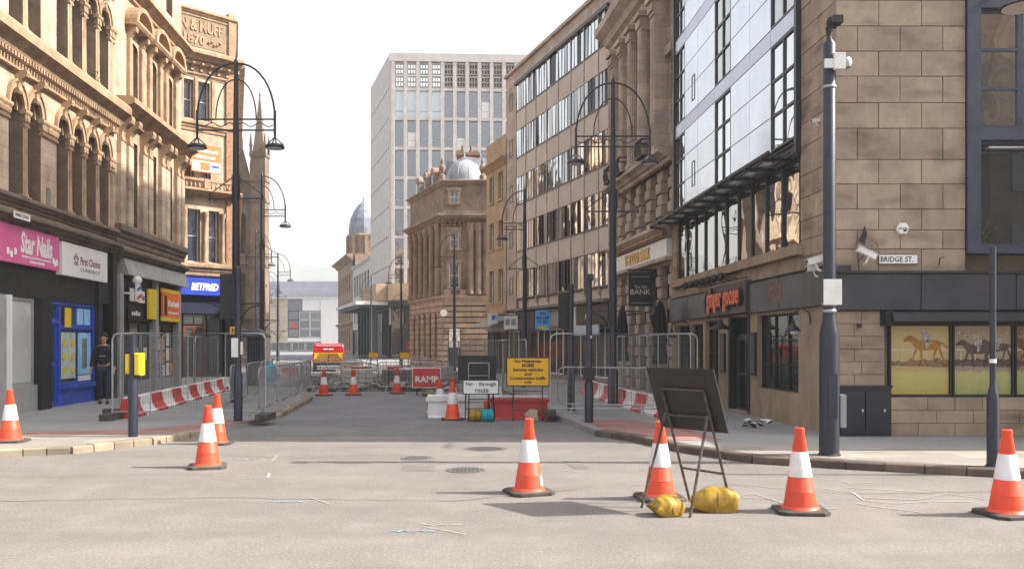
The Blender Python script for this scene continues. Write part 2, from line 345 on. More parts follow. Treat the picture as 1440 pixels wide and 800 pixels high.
def kerbs(path, parent, i0, i1, off=.075, ln=.9, h=.108, km=None):
    """individual kerb stones laid along the edge of a pavement"""
    carry = 0
    for i in range(i0, i1):
        a = Vector((*path[i], 0)); b = Vector((*path[i + 1], 0)); L = (b - a).length; n = max(1, round(L / ln)); ang = math.atan2(b.y - a.y, b.x - a.x); s = L / n
        for k in range(n):
            p = a + (b - a) * (k / n); w = s - .018
            key = ('kerb', round(w, 2), (km or kerbm).name)
            hh = h + random.uniform(-.004, .004)
            if key not in CACHE:
                m = MB(); m.v = []; c = .018
                m.add([(0, -.05, -.06), (w, -.05, -.06), (w, .15, -.06), (0, .15, -.06), (0, -.05, h - c), (w, -.05, h - c), (w, .15, h), (0, .15, h), (0, c - .045, h), (w, c - .045, h)],
                      [(0, 3, 2, 1), (0, 1, 5, 4), (4, 5, 9, 8), (8, 9, 6, 7), (2, 3, 7, 6), (1, 2, 6, 9, 5), (3, 0, 4, 8, 7)])
                o = m.obj('kerb_stone', km or kerbm, parent); CACHE[key] = o.data
            else: o = mk('kerb_stone', CACHE[key], parent)
            o.location = (p.x, p.y, random.uniform(-.005, .005)); o.rotation_euler = (0, 0, ang + random.uniform(-.006, .006))
kerbs(PL, left_pave, 1, 4, ln=.36); kerbs([(-16, 11.93), (-7.29, 12.15)], left_pave, 0, 1, ln=.4); kerbs(PL, left_pave, 5, 8)
kerbs(PR, right_pave, 9, 16, ln=.5, km=kerb_shaded); kerbs([(-4.2, 43), (-.8, 31), (.55, 24), (.85, 18.3)], right_pave, 0, 3)
# ---- hills and far town
hm = mat('hill_green', (.10, .12, .08), .95, .4, .012)
b = MB(); n = 60; rng = random.Random(3)
hts = [0] * (n + 1)
for i in range(n + 1): hts[i] = 118 + 26 * math.sin(i * .35) + 12 * math.sin(i * .9 + 1) + rng.uniform(-4, 4)
for i in range(n + 1):
    x = -1300 + i * 40
    for j, (y, k) in enumerate(((700, 0), (950, .3), (1150, .72), (1300, 1.0), (1700, .6), (2300, 0))): b.v.append((x, y, -.5 + hts[i] * k))
for i in range(n):
    for j in range(5): q = i * 6 + j; b.f.append((q, q + 6, q + 7, q + 1)); b.mi.append(0)
tag(b.obj('hill', hm, smooth=True), kind='structure')
far_w = mat('far_pale_wall', (.5, .48, .45), .9, .1, .1); far_g = glass('far_glass', (.08, .09, .1), .1)
for i, (x, y, wd, h, base, lab) in enumerate(((-205, 820, 26, 38, 5, 'pale slab block furthest right on the hazy hillside'), (-262, 860, 24, 34, 12, 'pale slab block left of centre on the hazy hillside'),
                                         (-234, 900, 34, 30, 16, 'wide low pale block in the middle of the hazy hillside'), (-290, 880, 16, 30, 12, 'narrow pale block furthest left on the hazy hillside'))):
    t = thing('distant_block', lab, 'building', (x, y, base), 0, 'blocks on the far hillside')
    MB().box(-wd / 2, wd / 2, 0, 14, -20, h).obj('wall', far_w, t)
    for r_ in range(3):
        for c_ in range(4): piece('window', wd / 7, .3, h / 7, far_g, t, -wd / 2 + wd * (.1 + c_ * .22), -.2, h * (.25 + r_ * .23), 0)
# ================================================================ left buildings
def X1(Y): return -9.283 - .0792 * Y
sooty = mat('sandstone_sooty', (.17, .135, .10), .9, .25, 2.0, .3, 30, dirt=.5, dirtcol=(.04, .033, .028))
lintel_dk = mat('shop_black', (.016, .016, .018), .5, .3, 3)
pink = mat('sign_pink', (.68, .13, .32), .45, .05, 2); white_s = mat('sign_white', (.78, .77, .75), .45, .05, 2); blue_p = mat('shop_blue', (.03, .085, .46), .4, .2, 3)
lblue = mat('poster_blue', (.32, .58, .88), .5, .15, 5); yellow_s = mat('sign_yellow', (.75, .52, .02), .5, .08, 3); orange_s = mat('sign_orange', (.78, .16, .03), .5, .12, 3)
red_s = mat('sign_red', (.52, .02, .02), .5, .15, 4); grey_p = mat('grey_paint', (.34, .33, .32), .7, .12, 2, dirt=.3, dirtcol=(.12, .11, .1)); ink = mat('ink_black', (.012, .012, .014), .5, .1, 4)
maroon = mat('ink_maroon', (.16, .02, .05), .5, .1, 4); gold = mat('gilt', (.62, .40, .10), .35, .15, 6, metal=.6)
dim = mat('shop_interior', (.05, .045, .04), .9, .5, 3)
L1, L = facade('arcaded_corner_building', 'sunlit cream sandstone building with rows of round arches above two shops', 'building', (X1(14), 14), (X1(23.96), 23.96))
cs = [1.25, 2.1, 2.95, 4.5, 5.33, 6.75, 7.6, 8.45, 9.3]; hw = .31
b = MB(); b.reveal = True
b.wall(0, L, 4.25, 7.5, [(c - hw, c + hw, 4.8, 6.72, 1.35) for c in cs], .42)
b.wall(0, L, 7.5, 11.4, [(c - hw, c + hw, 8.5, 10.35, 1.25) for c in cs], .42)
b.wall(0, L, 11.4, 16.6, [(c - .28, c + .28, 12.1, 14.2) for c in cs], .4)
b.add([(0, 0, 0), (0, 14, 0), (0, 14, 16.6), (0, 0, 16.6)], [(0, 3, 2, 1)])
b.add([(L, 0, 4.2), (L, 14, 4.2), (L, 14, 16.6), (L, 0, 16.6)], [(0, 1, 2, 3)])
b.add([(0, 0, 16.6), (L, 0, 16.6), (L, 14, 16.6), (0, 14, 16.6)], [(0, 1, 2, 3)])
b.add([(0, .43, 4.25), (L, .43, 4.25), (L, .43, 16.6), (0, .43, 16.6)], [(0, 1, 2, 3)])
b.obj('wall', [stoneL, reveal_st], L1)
def cornice(parent, x0, x1, z0, z1, p, m, name='cornice', lip=.5):
    h = z1 - z0
    MB().yz([(.02, z0), (-p * .25, z0), (-p * .28, z0 + h * .28), (-p * .5, z0 + h * .34), (-p * .62, z0 + h * .5), (-p, z0 + h * .66), (-p, z0 + h * .9), (-p * .9, z1), (.02, z1 + .02)], x0, x1).obj(name, m, parent)
cornice(L1, -.5, L, 7.5, 8.27, .5, stoneLt); cornice(L1, -.4, L, 11.25, 11.65, .3, stoneLt); cornice(L1, -.6, L, 15.3, 16.1, .7, stoneLt)
cornice(L1, -.2, L, 4.55, 4.8, .18, sooty, 'sill_course'); cornice(L1, -.25, L, 4.12, 4.42, .28, sooty, 'shop_cornice'); cornice(L1, -.1, L, 8.27, 8.5, .12, stoneLt, 'plinth_course')
b = MB()
for i in range(int(L / .13)): b.box(i * .13, i * .13 + .07, -.27, -.1, 7.67, 7.77)
b.obj('dentils', stoneLt, L1, kind='stuff')
def capital(parent, x0, x1, z0, z1, p, m):
    b = MB(); h = z1 - z0; k = 10
    if k and ('cap', round(x1 - x0, 2), p, m.name) in CACHE: return mk('capital', CACHE[('cap', round(x1 - x0, 2), p, m.name)], parent, (x0, 0, z0))
    w = x1 - x0
    b.box(0, w, -p * .55, .05, 0, h * .14); b.box(.02, w - .02, -p * .4, .05, h * .14, h * .3)
    for j in range(3):       # carved leaves
        xx = w * (j + .5) / 3
        b.xz([(xx - w * .14, h * .3), (xx + w * .14, h * .3), (xx + w * .2, h * .62), (xx, h * .74), (xx - w * .2, h * .62)], -p * (.62 + .12 * (j % 2)), -p * .1)
    b.box(.0, w, -p * .5, .05, h * .3, h * .72)
    b.yz([(.05, h * .72), (-p * .7, h * .72), (-p, h * .84), (-p, h), (.05, h)], -.03, w + .03)
    o = b.obj('capital', m, parent, (x0, 0, z0)); CACHE[('cap', round(w, 2), p, m.name)] = o.data; return o
def console(parent, x, w, z0, z1, p, m):
    key = ('cons', w, round(z1 - z0, 2), p, m.name); h = z1 - z0
    if key in CACHE: return mk('console', CACHE[key], parent, (x, 0, z0))
    pts = [(.03, 0), (-p * .3, .02 * h), (-p * .42, .12 * h), (-p * .32, .28 * h), (-p * .36, .45 * h), (-p * .6, .62 * h), (-p * .92, .74 * h), (-p, .88 * h), (-p * .95, h), (.03, h)]
    o = MB().yz(pts, -w / 2, w / 2).obj('console', m, parent, (x, 0, z0)); CACHE[key] = o.data; return o
gaps = [(a + hw, b_ - hw) for a, b_ in zip(cs[:-1], cs[1:])] + [(0, cs[0] - hw), (cs[-1] + hw, L)]
def arch_ring(parent, c, z, r0, r1, k, m):
    key = ('ring', r0, r1, k, m.name)
    if key in CACHE: return mk('arch_moulding', CACHE[key], parent, (c, 0, z))
    b = MB(); b.arch(0, 0, r0, r1, -.05, .02, 12, k); b.arch(0, 0, r1, r1 + .035, -.085, .02, 12, k); b.arch(0, 0, r0 - .05, r0 - .002, .1, .16, 12, k)
    o = b.obj('arch_moulding', m, parent, (c, 0, z)); CACHE[key] = o.data; return o
for c in cs:
    arch_ring(L1, c, 6.74, hw, hw + .1, 1.35, stoneLt); arch_ring(L1, c, 10.37, hw, hw + .1, 1.25, stoneLt)
    console(L1, c, .15, 7.02, 7.52, .27, stoneLt); console(L1, c, .15, 10.65, 11.27, .22, stoneLt)
    window(L1, c - hw, c + hw, 4.8, 7.15, .35, 1, 2, frame_br, g_blk, .04); window(L1, c - hw, c + hw, 8.5, 10.76, .35, 1, 2, frame_br, g_blk, .04); window(L1, c - .28, c + .28, 12.1, 14.2, .3, 1, 2, frame_br, g_blk, .04)
for a, e in gaps:
    capital(L1, a - .01, e + .01, 6.4, 6.76, .09, stoneLt); capital(L1, a - .01, e + .01, 10.02, 10.37, .09, stoneLt)
    if e - a < .4:
        for z0, z1 in ((4.84, 6.4), (8.54, 10.02)):
            MB().lathe([(.12, 0), (.12, .06), (.1, .1), (.09, z1 - z0 - .05), (.11, z1 - z0)], 12, ((a + e) / 2, .05, z0)).obj('column', stoneLt, L1, smooth=True)
            MB().box(a - .02, e + .02, -.08, .1, z0 - .1, z0 + .02).obj('column_base', stoneLt, L1)
MB().box(5.9, 6.1, -.02, .03, 4.88, 5.25).obj('air_vent', conc_d, L1)
# ground floor of L1
b = MB(); b.box(0, L, .5, .9, 0, 4.2); b.box(0, 3.3, .05, .5, 0, .6); b.obj('shop_back_wall', dim, L1)
def slabpart(name, m, x0, x1, y0, y1, z0, z1, parent, bev=0): return MB().box(x0, x1, y0, y1, z0, z1, bev).obj(name, m, parent)
slabpart('shop_fascia', lintel_dk, 0, 9.0, .02, .5, 2.64, 4.2, L1); slabpart('pilaster', grey_p, 3.35, 3.95, -.12, .45, .1, 2.64, L1); slabpart('pilaster', lintel_dk, 5.42, 5.98, -.1, .45, .1, 2.64, L1)
slabpart('stall_riser', grey_p, 3.95, 5.42, -.03, .3, .1, .69, L1); slabpart('stall_riser', grey_p, 0, 3.35, -.03, .3, .1, .69, L1)
sh = mat('whitened_glass', (.52, .53, .52), .25, .12, .8); 
window(L1, 3.95, 5.42, .69, 2.64, .05, 1, 1, grey_p, sh, .07); window(L1, .2, 3.35, .69, 2.64, .05, 2, 1, grey_p, g_shop, .07)
slabpart('poster', white_s, 4.0, 4.28, .02, .04, .75, 1.3, L1); slabpart('poster', mat('poster_dark', (.09, .06, .06), .6, .6, 9), 3.99, 4.25, .02, .04, 1.35, 2.05, L1)
slabpart('downpipe', white_s, 3.86, 3.94, -.2, -.12, .1, 2.64, L1)
sg = slabpart('pink_shop_sign', pink, 3.3, 6.35, -.1, .02, 3.34, 4.14, L1)
text('lettering', 'Star Nails', white_s, sg, 4.5, 6.0, 3.58, 4.06, -.104, bold=.03, shear=.15)
bars('small_print', white_s, sg, 4.55, 5.95, 3.5, 3.54, -.104); bars('small_print', white_s, sg, 4.9, 5.6, 3.4, 3.46, -.104)
for x, z in ((3.95, 3.5), (4.1, 3.45), (4.27, 3.52), (6.12, 3.42), (6.22, 3.46), (6.05, 3.48)):   # printed bottles and flowers
    MB().lathe([(.05, 0), (.05, .12), (.018, .15), (.018, .26)], 8, (x, -.08, z)).obj('printed_bottle', white_s, sg)
sg = slabpart('white_shop_sign', white_s, 6.46, 9.22, -.12, .02, 3.27, 4.07, L1)
text('lettering', 'First Choice', maroon, sg, 7.5, 8.72, 3.60, 3.8, -.124, bold=.015); text('lettering', 'CURRENCY', ink, sg, 7.5, 8.7, 3.43, 3.52, -.124, sp=1.3)
b = MB()
for k in range(5): t = k * 1.256; b.xf = Matrix.Translation((7.25 + .09 * math.sin(t), 0, 3.7 + .11 * math.cos(t))); b.arch(0, 0, .03, .055, -.124, -.118, 8); b.arch(0, 0, -.055, -.03, -.124, -.118, 8)
b.obj('emblem', maroon, sg)
text('street_sign_lettering', 'MARKET STREET', ink, slabpart('street_name_plate', white_s, 3.8, 4.5, -.3, -.285, 4.25, 4.39, L1), 3.86, 4.44, 4.29, 4.36, -.304)
# blue shopfront
b = MB(); b.wall(6.0, 8.8, .1, 2.64, [(6.08, 6.68, .14, 2.1), (6.08, 6.68, 2.18, 2.56), (6.8, 8.7, .62, 1.98), (6.8, 8.7, 2.06, 2.56)], .1, .05); b.box(6.75, 8.72, -.02, .05, .5, .62); b.obj('shopfront', blue_p, L1)
window(L1, 6.08, 6.68, .14, 2.1, .1, 1, 2, blue_p, g_shop, .09, .09, name='door'); window(L1, 6.8, 8.7, .62, 1.98, .1, 2, 1, blue_p, g_shop, .05, .09); window(L1, 6.8, 8.7, 2.06, 2.56, .1, 4, 1, blue_p, g_shop, .04, .05); window(L1, 6.08, 6.68, 2.18, 2.56, .1, 1, 1, blue_p, g_shop, .04)
slabpart('poster', lblue, 7.86, 8.62, .085, .1, .82, 1.9, L1); slabpart('poster', mat('poster_grey', (.2, .22, .22), .5, .4, 6), 8.1, 8.36, .07, .08, 1.0, 1.75, L1)
slabpart('poster', white_s, 7.86, 8.62, .08, .1, .66, .8, L1); slabpart('poster', lblue, 7.8, 8.15, .085, .1, 2.1, 2.52, L1); slabpart('poster', lblue, 8.22, 8.6, .085, .1, 2.1, 2.52, L1)
slabpart('poster', yellow_s, 6.98, 7.32, .03, .045, 2.02, 2.5, L1); slabpart('poster', mat('poster_green', (.48, .56, .50), .5, .2, 4), 6.88, 7.7, .09, .1, .75, 1.9, L1)
for x in (6.95, 7.45):
    for k in range(3): MB().lathe([(.001, 0), (.1, .005), (.001, .01)], 8).obj('rate_badge', yellow_s, L1, (x + .1, .085, .95 + k * .34), (R(90), 0, 0))
slabpart('pilaster', lintel_dk, 8.8, 9.05, -.06, .5, .1, 4.15, L1); slabpart('pilaster', lintel_dk, 9.72, 10.0, -.08, .5, .1, 4.15, L1)
slabpart('passage_door', mat('passage_black', (.008, .008, .009), .7, .2, 3), 9.05, 9.72, .44, .5, .1, 3.2, L1); slabpart('passage_lintel', lintel_dk, 9.05, 9.72, 0, .5, 2.7, 4.2, L1)
# ---- L2
L2, L = facade('pedimented_building', 'cream sandstone building with pedimented windows above the barber shop', 'building', (X1(23.965), 23.965), (X1(30.1), 30.1))
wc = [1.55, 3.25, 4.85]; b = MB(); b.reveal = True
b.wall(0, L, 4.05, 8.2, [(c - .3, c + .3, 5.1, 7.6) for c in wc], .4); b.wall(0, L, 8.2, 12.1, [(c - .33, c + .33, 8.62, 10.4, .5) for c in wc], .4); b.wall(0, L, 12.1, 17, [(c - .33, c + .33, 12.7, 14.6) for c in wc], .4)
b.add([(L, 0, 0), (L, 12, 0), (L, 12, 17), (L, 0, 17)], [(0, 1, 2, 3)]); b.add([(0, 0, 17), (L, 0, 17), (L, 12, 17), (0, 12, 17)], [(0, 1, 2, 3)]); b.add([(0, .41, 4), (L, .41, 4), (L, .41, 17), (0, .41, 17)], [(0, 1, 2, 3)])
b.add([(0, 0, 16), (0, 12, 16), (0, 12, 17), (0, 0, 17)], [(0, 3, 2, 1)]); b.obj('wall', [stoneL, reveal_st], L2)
cornice(L2, .05, L + .25, 8.05, 8.6, .55, stoneLt); cornice(L2, .05, L + .2, 11.75, 12.15, .35, stoneLt); cornice(L2, .05, L + .3, 15.6, 16.3, .6, stoneLt); cornice(L2, .05, L + .2, 4.5, 5.0, .2, sooty, 'sill_course'); cornice(L2, .05, L + .2, 4.05, 4.35, .25, sooty, 'shop_cornice')
for x in (.35, .95, 2.15, 2.65, 3.85, 4.3, 5.45, 5.9):
    MB().box(x - .17, x + .17, -.16, .05, 5.0, 7.35, .03).obj('pilaster', stoneL, L2); console(L2, x, .26, 7.3, 8.08, .42, stoneLt)
for c in wc:
    window(L2, c - .3, c + .3, 5.1, 7.6, .3, 1, 2, frame_br, g_blk, .04); window(L2, c - .33, c + .33, 8.62, 10.6, .3, 1, 2, frame_br, g_blk, .04); window(L2, c - .33, c + .33, 12.7, 14.6, .3, 1, 2, frame_br, g_blk, .04)
    for s in (-1, 1):
        MB().box(c + s * .5 - .12, c + s * .5 + .12, -.12, .05, 8.62, 10.35, .02).obj('jamb', stoneLt, L2); console(L2, c + s * .5, .2, 10.3, 10.9, .28, stoneLt)
    b = MB(); b.yz([(.03, 10.9), (-.3, 10.9), (-.36, 10.98), (-.36, 11.05), (.03, 11.08)], c - .75, c + .75)
    b.arch(c, 11.05, .56, .74, -.36, .02, 12, .72); b.arch(c, 11.05, .1, .56, -.1, .02, 10, .72); b.obj('pediment', stoneLt, L2)
# ground floor shops of L2
slabpart('shop_back_wall', dim, .0, L, .6, .9, 0, 4.05, L2); b = MB(); b.yz([(.5, 3.62), (-.25, 3.6), (-.12, 4.06), (.5, 4.06)], .45, L + .1); b.obj('shop_fascia', grey_p, L2)
for x, m in ((.22, grey_p), (3.2, grey_p), (5.55, grey_p)): slabpart('pilaster', m, x, x + .26, -.1, .5, .1, 3.6, L2)
slabpart('shop_header', lintel_dk, .48, 3.2, .02, .5, 2.3, 3.6, L2); slabpart('shop_header', lintel_dk, 3.46, 5.55, .02, .5, 2.3, 3.6, L2)
sg = slabpart('barber_sign', ink, 1.0, 2.4, -.04, .02, 2.82, 3.3, L2); slabpart('printed_square', white_s, 1.1, 1.45, -.046, -.04, 2.88, 3.25, sg); slabpart('printed_square', yellow_s, 1.5, 1.75, -.046, -.04, 2.88, 3.2, sg); slabpart('printed_square', white_s, 1.8, 2.36, -.046, -.04, 2.86, 3.22, sg); bars('small_print', ink, sg, 1.82, 2.32, 2.95, 3.12, -.05)
sg = slabpart('script_sign', ink, 1.0, 2.3, -.03, .02, 2.32, 2.72, L2); bars('small_print', white_s, sg, 1.3, 2.0, 2.46, 2.6, -.034)
slabpart('yellow_sign', yellow_s, 2.42, 3.18, -.14, -.08, 2.38, 3.32, L2)
sg = slabpart('orange_sign', orange_s, 3.75, 5.5, -.14, -.08, 2.5, 3.3, L2); bars('small_print', white_s, sg, 4.3, 5.4, 2.85, 3.05, -.144); bars('small_print', white_s, sg, 4.3, 5.4, 2.62, 2.68, -.144); slabpart('printed_figure', ink, 3.9, 4.15, -.145, -.14, 2.55, 3.2, sg); slabpart('yellow_border', yellow_s, 3.7, 5.52, -.13, -.07, 2.36, 2.5, L2); slabpart('yellow_border', yellow_s, 3.7, 5.52, -.13, -.07, 3.3, 3.42, L2)
window(L2, .5, 1.4, .12, 2.3, .12, 1, 1, lintel_dk, g_shop, .08, name='door'); window(L2, 1.42, 3.18, .5, 2.3, .1, 2, 1, lintel_dk, g_shop, .06); window(L2, 3.48, 5.53, .5, 2.3, .1, 2, 1, lintel_dk, g_shop, .06)
slabpart('stall_riser', grey_p, 1.42, 3.2, .05, .4, .1, .5, L2); slabpart('stall_riser', grey_p, 3.46, 5.55, .05, .4, .1, .5, L2)
pm = mat('poster_collage', (.72, .19, .06), .5, .75, 7, rnd=.35)
for k in range(14): slabpart('poster', pm if k % 3 else white_s, 3.6 + (k % 4) * .27, 3.82 + (k % 4) * .27, .08, .1, .55 + (k // 4) * .43, .92 + (k // 4) * .43, L2)
for k in range(5): slabpart('poster', pm if k % 2 else white_s, 4.8 + (k % 2) * .34, 5.08 + (k % 2) * .34, .08, .1, .55 + (k // 2) * .5, .98 + (k // 2) * .5, L2)
for k in range(4): slabpart('poster', (white_s, grey_p, pm, white_s)[k], 1.55 + k * .36, 1.82 + k * .36, .08, .1, .6 + (k % 2) * .5, 1.0 + (k % 2) * .5, L2)
MB().lathe([(.001, -.14), (.08, -.12), (.135, -.04), (.14, .02), (.1, .1), (.001, .14)], 14, (.82, -.35, 3.45)).obj('globe_lamp', white_s, L2, smooth=True)
b = MB(); b.box(.62, .98, -.42, -.36, 2.85, 3.32)
for q_, m_, zz in ((1, 2, 3.17), (2, 1, 2.93)): b.m = m_; b.xz([(.62, zz - .06), (.98, zz + .06), (.98, zz + .16), (.62, zz + .04)], -.424, -.42)
b.m = 0; b.box(.6, .64, -.4, .05, 3.05, 3.1); b.obj('striped_barber_panel', [white_s, red_s, blue_p], L2)
# ---- L3 corner building with parapet lettering
L3, L = facade('parapet_lettered_building', 'ornate cream corner building with dated parapet panel above the blue betting shop', 'building', (-17.83, 35.47), (-13.1, 40.2))
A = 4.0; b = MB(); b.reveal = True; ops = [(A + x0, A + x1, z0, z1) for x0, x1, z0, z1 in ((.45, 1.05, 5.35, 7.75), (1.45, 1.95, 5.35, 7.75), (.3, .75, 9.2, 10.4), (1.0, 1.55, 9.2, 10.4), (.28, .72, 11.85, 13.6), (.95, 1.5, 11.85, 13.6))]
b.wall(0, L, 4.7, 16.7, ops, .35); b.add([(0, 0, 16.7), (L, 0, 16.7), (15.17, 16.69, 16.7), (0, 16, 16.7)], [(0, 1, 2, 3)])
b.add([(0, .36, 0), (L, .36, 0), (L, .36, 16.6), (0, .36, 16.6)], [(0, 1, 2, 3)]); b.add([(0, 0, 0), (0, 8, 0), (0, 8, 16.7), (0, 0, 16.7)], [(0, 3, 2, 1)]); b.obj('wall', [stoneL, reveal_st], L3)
for o in ops: window(L3, o[0], o[1], o[2], o[3], .22, 1, 2, frame_wh, g_blue, .05)
cornice(L3, 0, L + .2, 14.3, 14.9, .6, stoneLt); cornice(L3, 0, L + .1, 16.5, 16.85, .2, stoneLt); cornice(L3, 0, L + .15, 8.35, 8.65, .55, stoneLt, 'balcony_floor'); cornice(L3, 0, L + .1, 4.75, 5.3, .25, stoneLt, 'sill_course'); cornice(L3, 0, L + .05, 11.3, 11.75, .18, stoneLt, 'string_course'); cornice(L3, 0, L + .05, 13.75, 13.95, .1, stoneLt, 'lintel_course')
for x in [i * .42 for i in range(1, 16)]: console(L3, x, .12, 13.98, 14.35, .35, stoneLt)
for x in (.28, 1.25, 2.1): MB().lathe([(.13, 0), (.13, .12), (.09, .18), (.08, 2.05), (.13, 2.15), (.15, 2.35)], 10, (A + x, -.06, 5.3)).obj('column', stoneLt, L3, smooth=True)
for x in (.15, .85, 1.65): slabpart('jamb', stoneLt, A + x - .07, A + x + .07, -.06, .1, 11.78, 13.75, L3)
for i in range(22): MB().lathe([(.045, 0), (.06, .12), (.025, .22), (.045, .3)], 6, (A - 2 + i * .2, -.45, 8.67)).obj('baluster', stoneLt, L3)
slabpart('balcony_rail', stoneLt, A - 2.2, L + .05, -.53, -.37, 8.97, 9.08, L3); slabpart('balcony_pier', stoneLt, L - .25, L + .02, -.55, -.35, 8.65, 9.1, L3); slabpart('balcony_pier', stoneLt, A + 1.0, A + 1.2, -.55, -.35, 8.65, 9.1, L3)
slabpart('quoin_strip', mat('sandstone_red', (.30, .17, .10), .85, .3, 6, .4, 8), L - .42, L + .02, -.1, .1, 5.3, 14.3, L3); slabpart('parapet_pier', stoneLt, L - .3, L + .06, -.12, .3, 14.9, 17.05, L3)
sg = slabpart('parapet_panel', mat('sandstone_panel', (.24, .17, .11), .85, .15, 3), A - 2.2, L - .45, -.03, .02, 15.15, 16.45, L3)
text('raised_letters', 'BROWN & MUFF', stoneLt, sg, A - 1.3, A + 2.1, 15.85, 16.38, -.07, .045, bold=.03); text('raised_letters', '1870', stoneLt, sg, A + .25, A + 1.25, 15.25, 15.7, -.07, .045, bold=.03)
b = MB()
for k in range(5): b.lathe([(.001, -.1), (.09, 0), (.001, .1)], 6, (A + 1.45 + k * .13, -.05, 15.45 + .08 * math.sin(k * 2)))
b.obj('carved_foliage', stoneLt, sg)
bn = slabpart('banner', orange_s, A + .35, A + 1.75, -.62, -.6, 9.35, 10.6, L3); slabpart('banner_panel', white_s, A + .4, A + 1.7, -.63, -.621, 9.4, 9.85, bn); bars('banner_print', white_s, bn, A + .5, A + 1.6, 10.25, 10.38, -.624); bars('banner_print', white_s, bn, A + .55, A + 1.5, 9.98, 10.1, -.624); slabpart('banner_panel', orange_s, A + .75, A + 1.2, -.636, -.631, 9.45, 9.8, bn); slabpart('banner_panel', blue_p, A + 1.3, A + 1.65, -.636, -.631, 9.6, 9.72, bn)
navy = mat('betting_blue', (.015, .05, .42), .4, .06, 3)
sg = slabpart('blue_fascia', navy, A - 1.5, A + 2.25, -.25, .2, 3.84, 4.62, L3); text('lettering', 'BETFRED', white_s, sg, A + .5, A + 1.8, 4.05, 4.38, -.254, bold=.045, shear=.25)
slabpart('shop_header', mat('shop_navy', (.012, .016, .04), .4, .2, 3), 0, L, .05, .3, 3.0, 4.74, L3); window(L3, A + .3, A + 1.3, .15, 2.45, .1, 2, 1, mat('door_brown', (.12, .035, .022), .5, .3, 4), g_shop, .12, .14, name='door'); window(L3, A + 1.4, A + 2.1, .3, 2.9, .05, 1, 1, lintel_dk, g_shop, .07); window(L3, A - 1.4, A + .2, .3, 2.9, .05, 2, 1, lintel_dk, g_shop, .07); slabpart('pilaster', lintel_dk, L - .45, L, -.05, .3, .1, 3.84, L3); window(L3, A + .3, A + 1.3, 2.5, 2.95, .1, 2, 1, lintel_dk, g_shop, .06)
f3, Lf = facade('f', 'x', 'x', (-13.1, 40.2), (-18.9, 58))
ops = [(1.2 + k * 1.8, 2.2 + k * 1.8, z0, z1, 1.0) for k in range(9) for z0, z1 in ((5.4, 7.4), (9.2, 10.6), (11.9, 13.2))]
b = MB(); b.wall(0.02, Lf, 0, 16.7, ops, .35); b.add([(.02, .36, 0), (Lf, .36, 0), (Lf, .36, 16.6), (.02, .36, 16.6)], [(0, 1, 2, 3)]); b.obj('side_wall', stoneL, f3)
for o in ops: window(f3, o[0], o[1], o[2], o[3] + .5, .25, 1, 2, frame_wh, g_blue, .05)
for z0, z1, p_ in ((14.3, 14.9, .5), (8.35, 8.65, .4), (4.75, 5.2, .25), (16.5, 16.8, .2)): cornice(f3, .05, Lf, z0, z1, p_, stoneLt)
for k in range(6): window(f3, .8 + k * 2.9, 3.3 + k * 2.9, .3, 3.9, -.02, 2, 1, lintel_dk, g_shop, .07)
xm = lambda o: Matrix.Translation(o.location) @ o.rotation_euler.to_matrix().to_4x4()
mm_ = xm(L3).inverted() @ xm(f3)
for c_ in list(f3.children): mb_ = Matrix.LocRotScale(c_.location, c_.rotation_euler, c_.scale); c_.parent = L3; c_.matrix_basis = mm_ @ mb_
bpy.data.objects.remove(f3)
# ---- L4 gothic exchange with pinnacled tower
stoneD = mat('sandstone_gothic_dark', (.19, .14, .10), .88, .25, 1.2, .3, 30, dirt=.6, dirtcol=(.05, .04, .033))
L4 = thing('gothic_exchange', 'dark gothic stone building with a slender pinnacled spire behind the lamp post', 'building', (-18.0, 62, 0))
b = MB(); b.wall(-6, 0, 0, 13.6, [(-1.75 + k * .0, -1.35, 3, 6.5, 1.4) for k in (0,)] + [(-1.75, -1.35, 8.2, 10.8, 1.4), (-.55, -.25, 8.4, 11, 1.4), (-.55, -.25, 3, 6.2, 1.4)], .35); b.prism([(-6, .36), (0, .36), (-5.2, 12), (-12, 12)], 0, 13.6); b.obj('wall', stoneD, L4)
for z in (2.4, 7.2, 11.9, 13.3): cornice(L4, -6, .05, z, z + .3, .18, stoneD, 'string_course')
b = MB(); b.box(-.95, .12, -.2, .85, 0, 15.4); b.obj('tower', stoneD, L4)
for z in (7.2, 11.9, 13.4, 15.2): slabpart('tower_band', stoneD, -1.02, .19, -.28, .92, z, z + .22, L4)
b = MB(); b.lathe([(.62, 0), (.46, .9), (.3, 2.2), (.14, 3.6), (.05, 4.3), (.1, 4.38), (.03, 4.5), (.001, 4.7)], 4, (-.42, .33, 15.4), rot=R(45)); b.obj('spire', stoneD, L4)
for x, y in ((-.92, -.18), (.09, -.18), (-.92, .83), (.09, .83)): MB().lathe([(.11, 0), (.11, .5), (.15, .56), (.02, 1.5), (.001, 1.55)], 4, (x, y, 15.4), rot=R(45)).obj('pinnacle', stoneD, L4)
b = MB(); b.xz([(-2.3, 13.6), (-1.05, 13.6), (-1.67, 16.0)], 0, .3); b.obj('gable', stoneD, L4); b = MB(); b.xz([(-3.8, 13.6), (-2.4, 13.6), (-3.1, 15.4)], 0, .3); b.obj('gable', stoneD, L4)
for x in (-2.35, -1.0, -1.67): MB().lathe([(.09, 0), (.09, .9), (.12, .95), (.001, 1.6)], 4, (x, .1, 13.6 if x != -1.67 else 15.4), rot=R(45)).obj('pinnacle', stoneD, L4)
